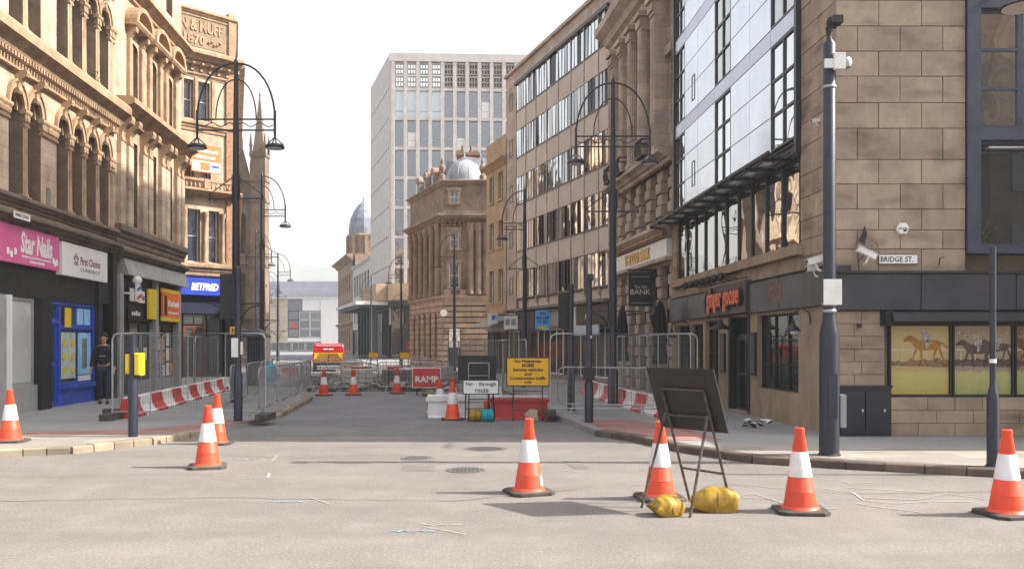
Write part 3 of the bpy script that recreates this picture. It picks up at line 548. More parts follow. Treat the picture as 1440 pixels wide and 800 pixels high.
# ================================================================ right buildings
def xform(o): return Matrix.Translation(o.location) @ o.rotation_euler.to_matrix().to_4x4()
def merge_into(src, dst):
    """hand the parts of one facade over to the thing they belong to"""
    m = xform(dst).inverted() @ xform(src)
    for c in list(src.children):
        mb = Matrix.LocRotScale(c.location, c.rotation_euler, c.scale); c.parent = dst; c.matrix_basis = m @ mb
    bpy.data.objects.remove(src)
ROWS = [2.76, 3.16, 3.47, 3.81, 4.22, 4.62, 5.13, 5.55, 5.98, 6.39, 6.80, 7.22, 7.62, 8.05, 8.46, 8.9]
clad = mat('cladding_silver', (.74, .76, .81), .17, .05, .6, metal=.75, rnd=.04, dirt=.12, dirtcol=(.35, .36, .42)); clad_b = mat('cladding_band', (.56, .59, .70), .3, .04, .5, metal=.5)
fasc = mat('fascia_slate_blue', (.045, .045, .06), .38, .3, 1.6, rnd=.12, dirt=.3, dirtcol=(.10, .085, .085)); fr_bl = mat('frame_blue_grey', (.045, .052, .08), .45, .2, 3)
plainst = mat('sandstone_plain', (.33, .25, .17), .88, .16, 1.6, .25, 40, dirt=.55, dirtcol=(.10, .075, .06))
g_clear = bpy.data.materials.new('glass_clear'); g_clear.use_nodes = True; n_ = g_clear.node_tree.nodes; l_ = g_clear.node_tree.links; n_.clear(); o_ = n_.new('ShaderNodeOutputMaterial'); tr_ = n_.new('ShaderNodeBsdfTransparent'); gl_ = n_.new('ShaderNodeBsdfGlossy'); gl_.inputs['Roughness'].default_value = .02; mx_ = n_.new('ShaderNodeMixShader'); mx_.inputs[0].default_value = .12; l_.new(tr_.outputs[0], mx_.inputs[1]); l_.new(gl_.outputs[0], mx_.inputs[2]); l_.new(mx_.outputs[0], o_.inputs[0])
R0 = thing('corner_pub_building', 'buff stone corner building with silver cladding above a dark pub fascia', 'building', (5.30, 13.95, 0))
MB().box(.31, 8.7, .32, 9, 0, 19.6).obj('wall_core', stoneW2, R0)
b = MB(); b.box(0.02, 2.1, .2, .32, 9.0, 19.6); b.box(2.1, 8.7, .02, .32, 9.0, 19.6); b.obj('upper_wall', plainst, R0)
for i in range(len(ROWS) - 1):
    z0, z1 = ROWS[i], ROWS[i + 1]; xs = [0, .35 if i % 2 else .7]
    while xs[-1] + .7 < 2.0: xs.append(xs[-1] + .7)
    xs.append(2.12)
    for a, e in zip(xs[:-1], xs[1:]): piece('stone_block', e - a - .009, .3, z1 - z0 - .009, stoneW, R0, a, random.uniform(-.004, .004), z0, .006)
    xs = [5.24 + k * .7 - (.35 if i % 2 else 0) for k in range(6)]; xs[0] = 5.24; xs[-1] = 8.7
    for a, e in zip(xs[:-1], xs[1:]): piece('stone_block', e - a - .009, .3, z1 - z0 - .009, stoneW, R0, a, 0, z0, .006)
MB().box(5.24, 8.7, .02, .3, .1, 2.14).obj('side_wall', plainst, R0)
for a, e in ((.0, 1.35), (1.36, 2.9), (2.91, 4.4), (4.41, 5.9), (5.91, 7.4), (7.41, 8.7)): piece('fascia_panel', e - a, .3, .6, fasc, R0, a, -.08, 2.15, .012)
slabpart('fascia_capping', mat('lead_flashing', (.02, .02, .024), .5, .2, 4), -.02, 8.7, -.12, .02, 2.752, 2.79, R0)
for i in range(6):
    z0 = .90 + i * .208; xs = [0, .42 if i % 2 else .3, .8]
    for a, e in zip(xs[:-1], xs[1:]): piece('stone_block', e - a - .006, .3, .202, stoneW, R0, a, random.uniform(0, .006), z0, .005)
for i in range(3):
    z0 = .1 + i * .213; x = .9
    while x < 8.6:
        ww = min(random.choice((.45, .6, .75)), 8.7 - x); piece('stone_block', ww - .006, .3, .207, stoneW, R0, x, random.uniform(.0, .008), z0, .005); x += ww
cab = mat('cabinet_black', (.018, .02, .03), .45, .2, 3)
slabpart('cabinet_frame', cab, .03, .88, -.03, .25, .1, .89, R0)
for k in range(2):
    d = slabpart('cabinet_door', cab, .06 + k * .405, .45 + k * .4, -.055, -.03, .14, .84, R0, .006); slabpart('handle', white_pl, .40 + k * .36, .415 + k * .36, -.07, -.055, .5, .55, d)
slabpart('cabinet_cap', cab, .0, .9, -.06, .02, .89, .93, R0)
b = MB(); b.yz([(.02, 2.145), (-.28, 2.1), (-.34, 1.97), (-.3, 1.955), (.02, 2.02)], .8, 8.7); b.obj('shop_awning', mat('awning_black', (.02, .021, .026), .7, .3, 3), R0); slabpart('awning_box', ink, .72, .82, -.22, .02, 1.9, 2.14, R0)
# printed window panels: racing horses on a meadow (flat print)
def poster_mat(name, a, b_, c_, d_):
    m = bpy.data.materials.new(name); m.use_nodes = True; n = m.node_tree.nodes; l = m.node_tree.links; bs = n['Principled BSDF']; bs.inputs['Roughness'].default_value = .35
    tc = n.new('ShaderNodeTexCoord'); sp = n.new('ShaderNodeSeparateXYZ'); l.new(tc.outputs['Generated'], sp.inputs[0]); nz = n.new('ShaderNodeTexNoise'); nz.inputs['Scale'].default_value = 13; nz.inputs['Detail'].default_value = 6; l.new(tc.outputs['Object'], nz.inputs[0])
    ad = n.new('ShaderNodeMath'); ad.operation = 'MULTIPLY_ADD'; l.new(nz.outputs[0], ad.inputs[0]); ad.inputs[1].default_value = .4; l.new(sp.outputs[2], ad.inputs[2])
    r = n.new('ShaderNodeValToRGB'); e = r.color_ramp.elements; e[0].position = .1; e[0].color = (*a, 1); e[1].position = .95; e[1].color = (*d_, 1)
    for p, cc in ((.5, b_), (.56, c_), (.75, tuple((x + y) / 2 for x, y in zip(c_, d_)))): q = e.new(p); q.color = (*cc, 1)
    l.new(ad.outputs[0], r.inputs[0]); l.new(r.outputs[0], bs.inputs['Base Color']); return m
pmats = [poster_mat('print_meadow_gold', (.42, .30, .05), (.46, .40, .13), (.42, .30, .14), (.50, .38, .17)), poster_mat('print_meadow_green', (.24, .28, .09), (.42, .39, .15), (.27, .22, .16), (.36, .28, .18)), poster_mat('print_meadow_brown', (.23, .27, .09), (.36, .36, .15), (.22, .17, .13), (.26, .13, .07)), poster_mat('print_meadow_dusk', (.33, .36, .18), (.42, .40, .22), (.2, .13, .1), (.3, .2, .14))]
hc = [mat('print_chestnut', (.34, .16, .03), .4, .35, 14), mat('print_dark_bay', (.09, .06, .05), .4, .5, 16), mat('print_bay', (.15, .055, .03), .4, .4, 14), mat('print_rider', (.4, .36, .34), .4, .7, 30), mat('print_hedge', (.22, .12, .05), .4, .5, 20)]
def horse(parent, x, z, s, m, fl=1):
    y = -.004
    P = lambda pts: [(x + fl * px_ * s, z + pz * s) for px_, pz in pts] if fl > 0 else list(reversed([(x + fl * px_ * s, z + pz * s) for px_, pz in pts]))
    b = MB()
    b.xz(P([(-.5, .05), (-.3, -.05), (.1, -.04), (.38, .0), (.5, .12), (.46, .3), (.3, .36), (.0, .32), (-.2, .36), (-.45, .33), (-.56, .2)]), y, y + .003)
    b.xz(P([(-.52, .08), (-.36, .36), (-.66, .54), (-.8, .52), (-.98, .36), (-.94, .28), (-.72, .32)]), y - .001, y + .003)
    for lx, k in ((-.44, -.25), (-.3, .1), (.3, -.1), (.42, .28)): b.xz(P([(lx - .05, .05), (lx + k * .5 - .045, -.28), (lx + k - .03, -.6), (lx + k + .03, -.6), (lx + k * .5 + .03, -.25), (lx + .07, .05)]), y - .0015, y + .003)
    b.xz(P([(.48, .28), (.62, .25), (.78, .05), (.7, .04), (.58, .17), (.48, .18)]), y - .001, y + .003); b.obj('printed_horse', m, parent)
    b = MB(); b.xz(P([(-.2, .3), (.08, .3), (.12, .5), (-.06, .68), (-.22, .62)]), y - .003, y + .002); b.xz(P([(-.26, .6), (-.12, .6), (-.12, .76), (-.22, .8), (-.3, .72)]), y - .0035, y + .002); b.xz(P([(-.08, .35), (.04, .35), (.0, .05), (-.1, .05)]), y - .003, y + .002); b.obj('printed_rider', hc[3], parent)
wx = [(.88, 1.9), (1.92, 2.92), (2.94, 3.9), (3.92, 4.9), (4.92, 5.9)]
for i, (a, e) in enumerate(wx):
    f = MB(); f.box(a, e, .02, .1, .74, .78); f.box(a, e, .02, .1, 1.9, 1.96); f.box(a, a + .03, .02, .1, .78, 1.9); f.box(e - .03, e, .02, .1, .78, 1.9); f = f.obj('poster_frame', ink, R0)
    p = MB().box(0, e - a - .06, 0, .01, 0, 1.12).obj('window_print', pmats[min(i, 3)], f, (a + .03, .06, .78))
    b = MB(); W = e - a - .06
    b.box(0, W, -.002, .003, .72, .74)
    for k in range(4): b.box(W * (.12 + k * .25), W * (.12 + k * .25) + .012, -.002, .003, .56, .73)
    b.obj('printed_rail', mat('print_white', (.55, .5, .4), .4, .2, 20), p)
    b = MB(); rg = random.Random(i + 50); q = [(W * k / 14, .55 + rg.uniform(.0, .05) - (.03 if i == 0 and k < 5 else 0)) for k in range(15)]; b.xz([(0, .47), (W, .44)] + list(reversed(q)), -.001, .003); b.obj('printed_hedge', hc[4] if i == 0 else hc[1], p)
    if i == 0: horse(p, .62, .74, .42, hc[0])
    elif i == 1: horse(p, .42, .68, .4, hc[1]); horse(p, .74, .72, .33, hc[1])
    else: horse(p, .34, .68, .44, hc[2]); horse(p, .72, .74, .36, hc[1])
    if i:
        b = MB(); rg = random.Random(i)
        for k in range(40): xx = rg.uniform(.03, W - .06); zz = rg.uniform(.86, 1.02); b.box(xx, xx + rg.uniform(.015, .035), -.002, .003, zz, zz + rg.uniform(.02, .035))
        b.obj('printed_crowd', hc[3], p)
for a, e in ((5.95, 7.2), (7.25, 8.6)): window(R0, a, e, .74, 1.95, .04, 1, 1, ink, g_shop)
# first-floor glazing of the Bridge Street side
b = MB(); b.box(2.12, 2.34, -.06, .3, 3.08, 9); b.box(2.34, 5.24, -.06, .3, 3.08, 3.2); b.box(5.12, 5.24, -.06, .3, 3.2, 9); b.box(2.34, 5.12, -.05, .3, 4.93, 5.14); b.box(2.34, 5.12, -.05, .3, 7.08, 7.3); b.obj('bay_frame', fr_bl, R0)
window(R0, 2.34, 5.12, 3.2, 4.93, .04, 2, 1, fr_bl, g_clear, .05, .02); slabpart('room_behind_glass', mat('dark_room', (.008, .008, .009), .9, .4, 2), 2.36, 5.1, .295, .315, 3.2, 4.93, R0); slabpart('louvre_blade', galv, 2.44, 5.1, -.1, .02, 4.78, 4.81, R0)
for k in range(4): window(R0, 2.34 + k * .695, 2.34 + (k + 1) * .695, 5.14, 7.08, .04, 1, 3, fr_bl, g_mir, .045, .05)
for k in range(4): window(R0, 2.34 + k * .695, 2.34 + (k + 1) * .695, 7.3, 9, .04, 1, 3, fr_bl, g_mir, .045, .05)
MB().box(5.7, 10, -2.0, .3, 0, 6.7).obj('projecting_bay', plainst, R0)
# ---- pub side along Market Street
R1, L = facade('pub_side', 'x', 'x', (4.664, 24.87), (5.30, 13.95))
b = MB(); b.box(0, L - .05, .32, 1.2, 0, 19.6); b.obj('wall_core', stoneW2, R1)
for i in range(len(ROWS) - 1):
    z0, z1 = ROWS[i], ROWS[i + 1]
    if z0 < 2.8: z0 = 2.9
    xs = [9.46, 9.46 + (.45 if i % 2 else .8), L - .002]
    for a, e in zip(xs[:-1], xs[1:]): piece('stone_block', e - a - .009, .3, z1 - z0 - .009, stoneW, R1, a, random.uniform(-.004, .004), z0, .006)
    piece('stone_block', .53, .3, z1 - z0 - .009, stoneW, R1, .0, 0, z0, .006)
b = MB(); b.box(0, .55, .02, .32, 8.9, 19.6); b.box(9.46, L - .003, .02, .32, 8.9, 19.6); b.box(.55, 9.46, .03, .32, 17.4, 19.6); b.obj('upper_wall', plainst, R1)
x = .55
while x < 9.4: e = min(x + 1.1, 9.45); piece('stone_block', e - x - .008, .3, .3, stoneW, R1, x, 0, 2.9, .006); x = e
slabpart('window_sill', plainst, .35, 9.6, -.14, .3, 3.21, 3.4, R1)
slabpart('canopy_soffit_wall', ink, .55, 9.46, .05, .3, 5.0, 5.35, R1)
for k in range(10):
    o = window(R1, .75 + k * .868, .75 + (k + 1) * .868, 3.4, 5.0, .0, 1, 1, ink, g_mir, .035)
    for c_ in o.children: c_.rotation_euler = (0, 0, R((0, 0, .3, 1.2, 2.2, 2.0, 3.0, 2.6, 3.3, 3.0)[k]))
strips = [('w', .58, 1.62), ('p', 1.62, 2.9), ('p', 2.9, 4.38), ('w', 4.38, 5.6), ('p', 5.6, 6.86), ('p', 6.86, 8.1), ('w', 8.1, 9.4)]
for fl in range(5):
    z = 5.36 + fl * 2.4
    for kd, a, e in strips:
        if kd == 'w': window(R1, a, e, z, z + 2.05, -.05, 2, 3, frame_dk, g_mir if fl else g_off2, .045, .05, jit=.004)
        else:
            for r_ in range(3): piece('cladding_panel', e - a - .018, .06, .683 - .014, clad, R1, a + .009, -.05, z + r_ * .683 + .007, .004)
        piece('cladding_band', e - a - .018, .06, .33, clad_b, R1, a + .009, -.05, z + 2.06, .004)
window(R1, 2.35, 2.62, 5.75, 6.4, -.062, 1, 1, ink, g_dark, .02); window(R1, 2.35, 2.62, 8.0, 8.65, -.062, 1, 1, ink, g_off2, .02)
b = MB(); b.box(.55, 9.45, .01, .3, 5.3, 17.4); b.box(9.4, 9.5, -.1, .05, 5.0, 17.4); b.box(.5, .58, -.1, .05, 5.1, 17.4); b.obj('cladding_frame', frame_dk, R1)
# slatted canopy
b = MB(); b.box(-.3, 9.45, -.6, -.56, 5.03, 5.09); b.box(-.3, 9.45, -.1, -.05, 5.05, 5.15)
cano = b.obj('canopy_frame', ink, R1)
for k in range(5): slabpart('canopy_slat', ink, -.3, 9.45, -.52 + k * .1, -.485 + k * .1, 5.04 + .005 * (k % 2), 5.07 + .005 * (k % 2), cano)
for k in range(11): slabpart('canopy_bracket', ink, -.25 + k * .93, -.19 + k * .93, -.6, 0, 4.985, 5.035, cano)
for k in range(10): piece('canopy_sky_patch', .3, .16, .01, white_s, cano, .05 + k * .93, -.4, 5.025, 0)  # white pieces painted as sky light showing through the canopy openings
for a, e in ((0, 2.0), (2.01, 3.85), (6.86, 8.6), (8.61, L + .07)): piece('fascia_panel', e - a, .3, .64, fasc, R1, a, -.08, 2.25, .012)
slabpart('fascia_capping', MATS['lead_flashing'], 0, L, -.13, .02, 2.892, 2.91, R1)
sgb = slabpart('pub_sign_board', mat('sign_brown', (.075, .052, .048), .45, .25, 2), 3.86, 6.85, -.14, .2, 2.27, 2.96, R1, .01)
orange_l = mat('letter_orange', (.72, .13, .04), .4, .1, 4)
text('letter_backing', 'ginger goose', ink, sgb, 4.2, 6.7, 2.28, 2.93, -.20, .05, bold=.06); text('lettering', 'ginger goose', orange_l, sgb, 4.27, 6.63, 2.32, 2.9, -.225, .02, bold=.02)
b = MB()
for k in range(9): b.lathe([(.001, -.11), (.05, -.06), (.03, .06), (.001, .1)], 6, (4.12 + .04 * math.sin(k), -.19, 2.45 + k * .04))
b.obj('goose_emblem', ink, sgb)
slabpart('faded_sign_patch', mat('rust_print', (.12, .06, .045), .5, .6, 9), 7.95, 8.75, -.084, -.079, 2.42, 2.8, R1)
pl = MB(); pl.tube([(3.3, -.12, 3.02), (6.9, -.12, 3.02)], .014, 6)
for k in range(7): x = 3.5 + k * .48; pl.tube([(x, -.1, 3.02), (x, -.5, 3.06)], .012, 5); pl.lathe([(.03, 0), (.07, .04), (.07, .14), (.03, .17)], 8, (x, -.52, 2.98))
pl.obj('sign_spotlights', ink, R1)
ops = [(.57, 1.95, .32, 2.12), (2.1, 3.2, .32, 2.12), (3.42, 4.5, .58, 2.18), (5.4, 6.68, .1, 2.2), (7.2, 9.37, .7, 2.19)]
b = MB(); b.wall(0, L - .001, 0, 2.26, ops, .25); b.obj('ground_floor_wall', plainst, R1)
for o, nx, nz in ((ops[0], 2, 2), (ops[1], 2, 2), (ops[2], 2, 2), (ops[4], 3, 3)): window(R1, o[0], o[1], o[2], o[3], .1, nx, nz, ink, g_dark, .04, .025)
window(R1, 5.44, 6.64, .1, 1.78, .14, 2, 2, fr_bl, g_dark, .09, .05, name='door'); window(R1, 5.44, 6.64, 1.8, 2.2, .14, 2, 1, ink, g_dark, .04); slabpart('door_frame', ink, 5.3, 5.44, -.02, .2, .1, 2.24, R1); slabpart('door_frame', ink, 6.64, 6.76, -.02, .2, .1, 2.24, R1); slabpart('door_step', plainst, 5.3, 6.78, -.15, .25, .1, .14, R1)
for x in (4.78, 6.86):
    bd = slabpart('menu_board', ink, x, x + .32, -.05, .0, .95, 1.85, R1); slabpart('menu_sheet', mat('menu_paper', (.09, .09, .09), .6, .6, 25), x + .04, x + .28, -.056, -.05, 1.0, 1.78, bd)
merge_into(R1, R0)
# ---- R2 bank
sB = stoneG
R2, L = facade('columned_bank_building', 'grey classical bank turned pub with giant fluted columns and white fascia', 'building', (3.79, 31.4), (4.664, 24.87))
b = MB(); b.box(0, L, .5, 8, 0, 19.9); b.obj('wall_core', stoneG, R2); cx = [.55, 1.75, 3.0, 4.2, 5.5]
b = MB(); b.wall(0, L, 7.3, 12.1, [(c + .38, c + .82, 7.9, 10.2) for c in cx[:-1]] + [(5.85, 6.3, 7.9, 10.2)], .3, .2); b.wall(0, L, 13.2, 19.6, [(c + .3, c + .85, 14, 16) for c in cx[:-1]], .3, .1); b.obj('wall', stoneG, R2)
for c in cx[:-1] + [5.47]: window(R2, c + .38, c + .82, 7.9, 10.2, .4, 1, 2, frame_wh, g_dark, .04); slabpart('window_hood', sB, c + .3, c + .9, .02, .25, 10.25, 10.5, R2)
for c in cx[:-1]: window(R2, c + .3, c + .85, 14, 16, .3, 1, 2, frame_wh, g_dark, .04)
cornice(R2, -.05, L, 12.1, 13.2, .75, stoneG, 'entablature'); cornice(R2, -.05, L, 6.95, 7.35, .45, stoneG); cornice(R2, -.05, L, 4.78, 5.15, .3, stoneG); cornice(R2, -.05, L, 17.4, 18.3, .6, stoneG)
for i, c in enumerate(cx):
    rr = .25; n = 20; k = ('fluted',)
    if i in (2, 3):
        if k not in CACHE:
            b = MB(); prof = [(.32, 0), (.32, .12), (.27, .2)]; b.lathe(prof, 16)
            for t in range(n):
                a = 2 * math.pi * t / n; b.tube([(.215 * math.cos(a), .215 * math.sin(a), .2), (.19 * math.cos(a), .19 * math.sin(a), 4.2)], .035, 5, False)
            b.lathe([(.22, .2), (.195, 4.2)], 12); o = b.obj('fluted_column', stoneG, R2, (c, -.12, 7.35)); CACHE[k] = o.data
        else: mk('fluted_column', CACHE[k], R2, (c, -.12, 7.35))
    else:
        b = MB(); b.box(c - .27, c + .27, -.3, .2, 7.35, 7.55); b.box(c - .23, c + .23, -.25, .2, 7.55, 11.55)
        for t in range(5): b.box(c - .2 + t * .085, c - .15 + t * .085, -.275, -.2, 7.65, 11.5)
        b.obj('pilaster', stoneG, R2)
    b = MB(); b.box(c - .24, c + .24, -.3, .2, 11.55, 11.65)
    for t in range(3): b.xz([(c - .24 + t * .17, 11.65), (c - .1 + t * .17, 11.65), (c - .07 + t * .17, 11.88), (c - .27 + t * .17, 11.88)], -.36, -.1)
    b.box(c - .25, c + .25, -.3, .2, 11.65, 11.95); b.box(c - .33, c + .33, -.42, .2, 11.95, 12.1); b.obj('capital', stoneG, R2)
# rusticated mezzanine: banded piers
for i, c in enumerate((.3, 1.45, 2.65, 3.85, 5.05, 6.25)):
    for k in range(5): piece('pier_block', .5, .4, .335, stoneG, R2, c - .25, .05 + (.0 if k % 2 else .05), 5.16 + k * .36, .03)
    for k in range(11): piece('pier_block', .46, .4, .335, stoneG, R2, c - .23, .05 + (.0 if k % 2 else .04), .12 + k * .36, .03)
for c in (.87, 2.05, 3.25, 4.45, 5.65): window(R2, c - .36, c + .36, 5.3, 6.8, .3, 1, 2, ink, g_dark, .05); window(R2, c - .36, c + .36, .5, 3.9, .28, 2, 3, ink, g_dark, .05)
slabpart('lintel', stoneG, 0, L, .08, .5, 3.96, 4.15, R2)
fb = slabpart('white_fascia', white_s, .02, L - .1, -.14, .3, 4.18, 4.7, R2); text('gilt_lettering', 'THE OLD BANK', gold, fb, 2.0, 4.9, 4.27, 4.62, -.19, .04, bold=.03)
slabpart('fascia_sill', stoneG, 0, L, -.22, .2, 4.06, 4.17, R2)
for k in range(26): MB().lathe([(.03, 0), (.09, .05), (.05, .12), (.1, .2), (.001, .26)], 6, (.12 + k * .25, -.25, 4.75)).obj('fascia_ornament', stoneLt, R2)
for c in (.9, 2.4, 5.0):
    b = MB()
    for k in range(9): b.tube([(c - .32 + k * .08, -.55, 7.36), (c - .32 + k * .08, -.6, 7.6), (c - .32 + k * .08, -.55, 7.85)], .012, 4)
    b.box(c - .36, c + .36, -.58, -.52, 7.84, 7.88); b.box(c - .36, c + .36, -.58, -.1, 7.33, 7.38); b.box(c - .36, c - .32, -.55, 0, 7.84, 7.88); b.box(c + .32, c + .36, -.55, 0, 7.84, 7.88); b.obj('iron_balconet', ink, R2)
# ---- R3 office block
R3, L = facade('post_war_office_block', 'beige five storey office block with long window bands above small shops', 'building', (-.29, 43.24), (3.75, 31.7))
b = MB(); b.box(0, L, .35, 9, 0, 15.0); b.box(0, 1.45, .02, .35, 3.3, 15.0); b.box(11.87, L, .02, .35, 0, 15.0); b.box(1.45, 11.87, .02, .35, 14.3, 15.0); b.obj('wall', stoneG, R3)
slabpart('roof_coping', stoneG, -.05, L, -.12, .5, 15.0, 15.14, R3); slabpart('roof_fascia', frame_dk, 1.4, 11.9, -.1, .1, 14.26, 14.4, R3)
bays = [1.5 + k * 1.35 for k in range(8)] + [11.86]
for fl in range(5):
    z = 3.82 + fl * 2.285
    for k in range(8):
        a, e = bays[k], bays[k + 1]; window(R3, a + .03, e - .03, z, z + 1.34, .0, 4 if e - a > 1.1 else 3, 1, frame_dk, [g_off, g_off2, g_off2, g_blk, g_off2, g_blind], .03, .04, jit=.012, fd=.03)
        if fl < 4: piece('spandrel_panel', e - a - .07, .2, .9, render_c, R3, a + .035, .012, z + 1.35, .004)
        slabpart('window_ledge', frame_dk, a + .035, e - .035, -.02, .12, z - .04, z - .004, R3)
    window(R3, .5, .95, z + .25, z + 1.1, .0, 1, 1, frame_dk, g_off, .04)
for k in range(9): slabpart('vertical_fin', stoneG, bays[k] - .028, bays[k] + .028, -.014, .2, 3.5, 14.28, R3)
for k in range(8): piece('spandrel_panel', bays[k + 1] - bays[k] - .1, .2, .42, render_c, R3, bays[k] + .05, .1, 3.34, .004)
slabpart('shop_canopy', conc_d, 1.3, L - .2, -.3, .3, 3.2, 3.32, R3)
for i, (a, e, m) in enumerate(((.1, 1.6, grey_p), (1.7, 4.1, lintel_dk), (4.2, 7.2, stoneT), (7.3, 8.9, frame_wh), (9.0, 12.1, lintel_dk))):
    slabpart('shop_fascia', m, a, e, -.05, .3, 2.3, 3.15, R3); window(R3, a, e, .3, 2.28, .1, max(2, int((e - a) / .7)), 1, (frame_wh, frame_dk)[i % 2], [g_shop2], .06, .05); slabpart('stall_riser', conc_d, a, e, .05, .3, .1, .3, R3)
slabpart('shop_sign', mat('sign_grey', (.3, .29, .28), .6, .1, 3), 6.0, 7.2, -.1, -.05, 2.4, 3.0, R3); sg = slabpart('dark_shop_sign', ink, 9.3, 12.0, -.1, -.05, 2.45, 3.1, R3); text('lettering', 'd', white_s, sg, 9.95, 10.2, 2.55, 2.98, -.104); slabpart('pale_shop_sign', mat('sign_pale_blue', (.4, .47, .58), .5, .1, 3), 9.0, 11.6, -.3, -.25, 1.95, 2.35, R3)
# ---- R4 narrow tan building
R4, L = facade('narrow_tan_building', 'narrow tan stone building with tall sash windows squeezed beside the office block', 'building', (-1.39, 46.4), (-.295, 43.25))
ops = [(x0, x0 + .75, z0, z1) for x0 in (.55, 2.05) for z0, z1 in ((9.1, 10.5), (6.6, 8.0), (3.8, 5.5))]
b = MB(); b.wall(0, L, 3.0, 12.3, ops, .25); b.box(0, L, .26, 6, 0, 12.3); b.obj('wall', stoneT, R4)
for o in ops: window(R4, o[0], o[1], o[2], o[3], .15, 1, 2, frame_wh, g_off, .05); slabpart('sill', stoneT, o[0] - .08, o[1] + .08, -.08, .1, o[2] - .1, o[2], R4)
cornice(R4, -.05, L, 10.8, 11.15, .35, stoneT); cornice(R4, -.05, L, 3.0, 3.3, .2, stoneT, 'string_course'); slabpart('chimney', stoneB, .3, 1.3, 1.5, 2.4, 12.3, 13.4, R4)
for k in range(3): MB().lathe([(.1, 0), (.08, .4)], 8, (.5 + k * .3, 1.9, 13.4)).obj('chimney_pot', stoneT, R4)
slabpart('shop_fascia', grey_p, .05, L - .05, -.05, .2, 2.3, 2.95, R4); window(R4, .05, 3.3, .2, 2.3, .05, 3, 1, frame_dk, g_shop2, .07); b = MB(); b.yz([(0, 2.95), (-.8, 2.55), (-.8, 2.5), (0, 2.9)], .1, 3.2); b.obj('awning', grey_p, R4)
# ---- R5 rusticated corner bank with lead dome
R5 = thing('domed_corner_building', 'brown rusticated stone corner building with a rounded lead dome', 'building', (-4.4, 55, 0))
def rust(t, x0, x1, z0, z1, h, m, ops, y=-.06):
    z = z0
    while z < z1 - .05:
        segs = [(x0, x1)]
        for (a, e, za, zb) in ops:
            if za < z + h * .5 < zb: segs = [q for s in segs for q in ((s[0], min(s[1], a)), (max(s[0], e), s[1])) if q[1] - q[0] > .05]
        for a, e in segs: piece('stone_course', e - a, .3, h - .07, m, t, a, y, z + .035, .03)
        z += h
stoneR = mat('sandstone_redbrown', (.25, .18, .13), .88, .28, 1.2, .4, 30, rnd=.08, dirt=.7, dirtcol=(.065, .045, .035)); stoneR2 = mat('sandstone_rusticated', (.35, .255, .18), .88, .22, 1.5, .3, 30, rnd=.12, dirt=.55, dirtcol=(.09, .06, .045))
f1 = thing('f', 'x', 'x', (-4.4, 55, 0)); W = 7.0
ops = [(.35, 1.0, 5.2, 6.85), (.38, .98, 7.75, 8.95)]; b = MB(); b.wall(0, W, 4.4, 9.5, ops, .2); b.wall(0, W, 9.5, 12.1, [(.42, .95, 10.7, 11.5)], .2); b.box(0.01, W, .21, 6, 0, 12.0); b.obj('wall', stoneR, f1)
for o in ops + [(.42, .95, 10.7, 11.5)]: window(f1, o[0], o[1], o[2], o[3], .05, 2, 2, frame_wh, g_dark, .06, .04)
rust(f1, 0, W, .1, 4.4, .36, stoneR2, [(.3, 1.1, .1, 2.7)]); slabpart('entrance_panel', white_s, .35, 1.05, .0, .2, 1.4, 2.6, f1); slabpart('entrance_door', ink, .35, 1.05, .02, .2, .1, 1.4, f1)
cornice(f1, -.3, W, 9.45, 9.95, .6, stoneR); cornice(f1, -.15, W, 4.35, 4.75, .25, stoneR2, 'string_course'); cornice(f1, -.25, W, 11.85, 12.15, .35, stoneR)
for x in (1.75, 2.25, 2.75): MB().lathe([(.27, 0), (.27, .2), (.21, .3), (.19, 4.0), (.27, 4.15), (.3, 4.6)], 12, (x, -.1, 4.8)).obj('engaged_column', stoneR, f1, smooth=True)
for o in ops + [(.42, .95, 10.7, 11.5)]: b = MB(); b.box(o[0] - .14, o[0], -.08, .02, o[2], o[3]); b.box(o[1], o[1] + .14, -.08, .02, o[2], o[3]); b.box(o[0] - .2, o[1] + .2, -.14, .02, o[3], o[3] + .16); b.box(o[0] - .2, o[1] + .2, -.12, .02, o[2] - .12, o[2]); b.obj('window_surround', stoneR2, f1)
for x in [.12 + k * .3 for k in range(23)]: console(f1, x, .12, 9.2, 9.5, .3, stoneR)
slabpart('frieze_band', stoneR2, -.02, W, -.1, .02, 10.05, 10.2, f1)
for x in (-.05, .95): slabpart('window_pedestal', stoneR2, x + .1, x + .5, -.14, 0, 4.76, 5.1, f1)
for x, y in ((-.1, -.1), (2.5, -.1)):
    MB().lathe([(.2, 0), (.2, .3), (.1, .4), (.22, .7), (.2, .9), (.08, 1.05), (.12, 1.2), (.001, 1.5)], 10, (x, y + .1, 12.15)).obj('urn_finial', stoneR, f1, smooth=True)
merge_into(f1, R5)
f2, L = facade('f', 'x', 'x', (-7.45, 62.5), (-4.4, 55)); ops = [(a, a + .5, 5.2, 8.9) for a in (1.0, 2.3, 3.6, 4.9, 6.2)] + [(a, a + .5, .6, 3.6) for a in (1.0, 2.3, 3.6, 4.9, 6.2)]
b = MB(); b.wall(0, L, 0, 12.1, ops, .3); b.obj('side_wall', stoneR, f2)
for o in ops: window(f2, *o, .2, 1, 2, frame_wh, g_dark, .05)
rust(f2, 0, L - .02, .1, 4.4, .36, stoneR2, [(o[0] - .05, o[1] + .05, .5, 3.7) for o in ops[5:]]); cornice(f2, 0, L + .3, 9.45, 9.95, .6, stoneR); cornice(f2, 0, L + .15, 4.35, 4.75, .25, stoneR2, 'string_course'); cornice(f2, 0, L + .2, 11.85, 12.15, .35, stoneR)
for x in (.6, 1.9, 3.2, 4.5, 5.8, 7.2): MB().lathe([(.27, 0), (.27, .2), (.21, .3), (.19, 4.0), (.27, 4.15), (.3, 4.6)], 12, (x, -.1, 4.8)).obj('engaged_column', stoneR, f2, smooth=True)
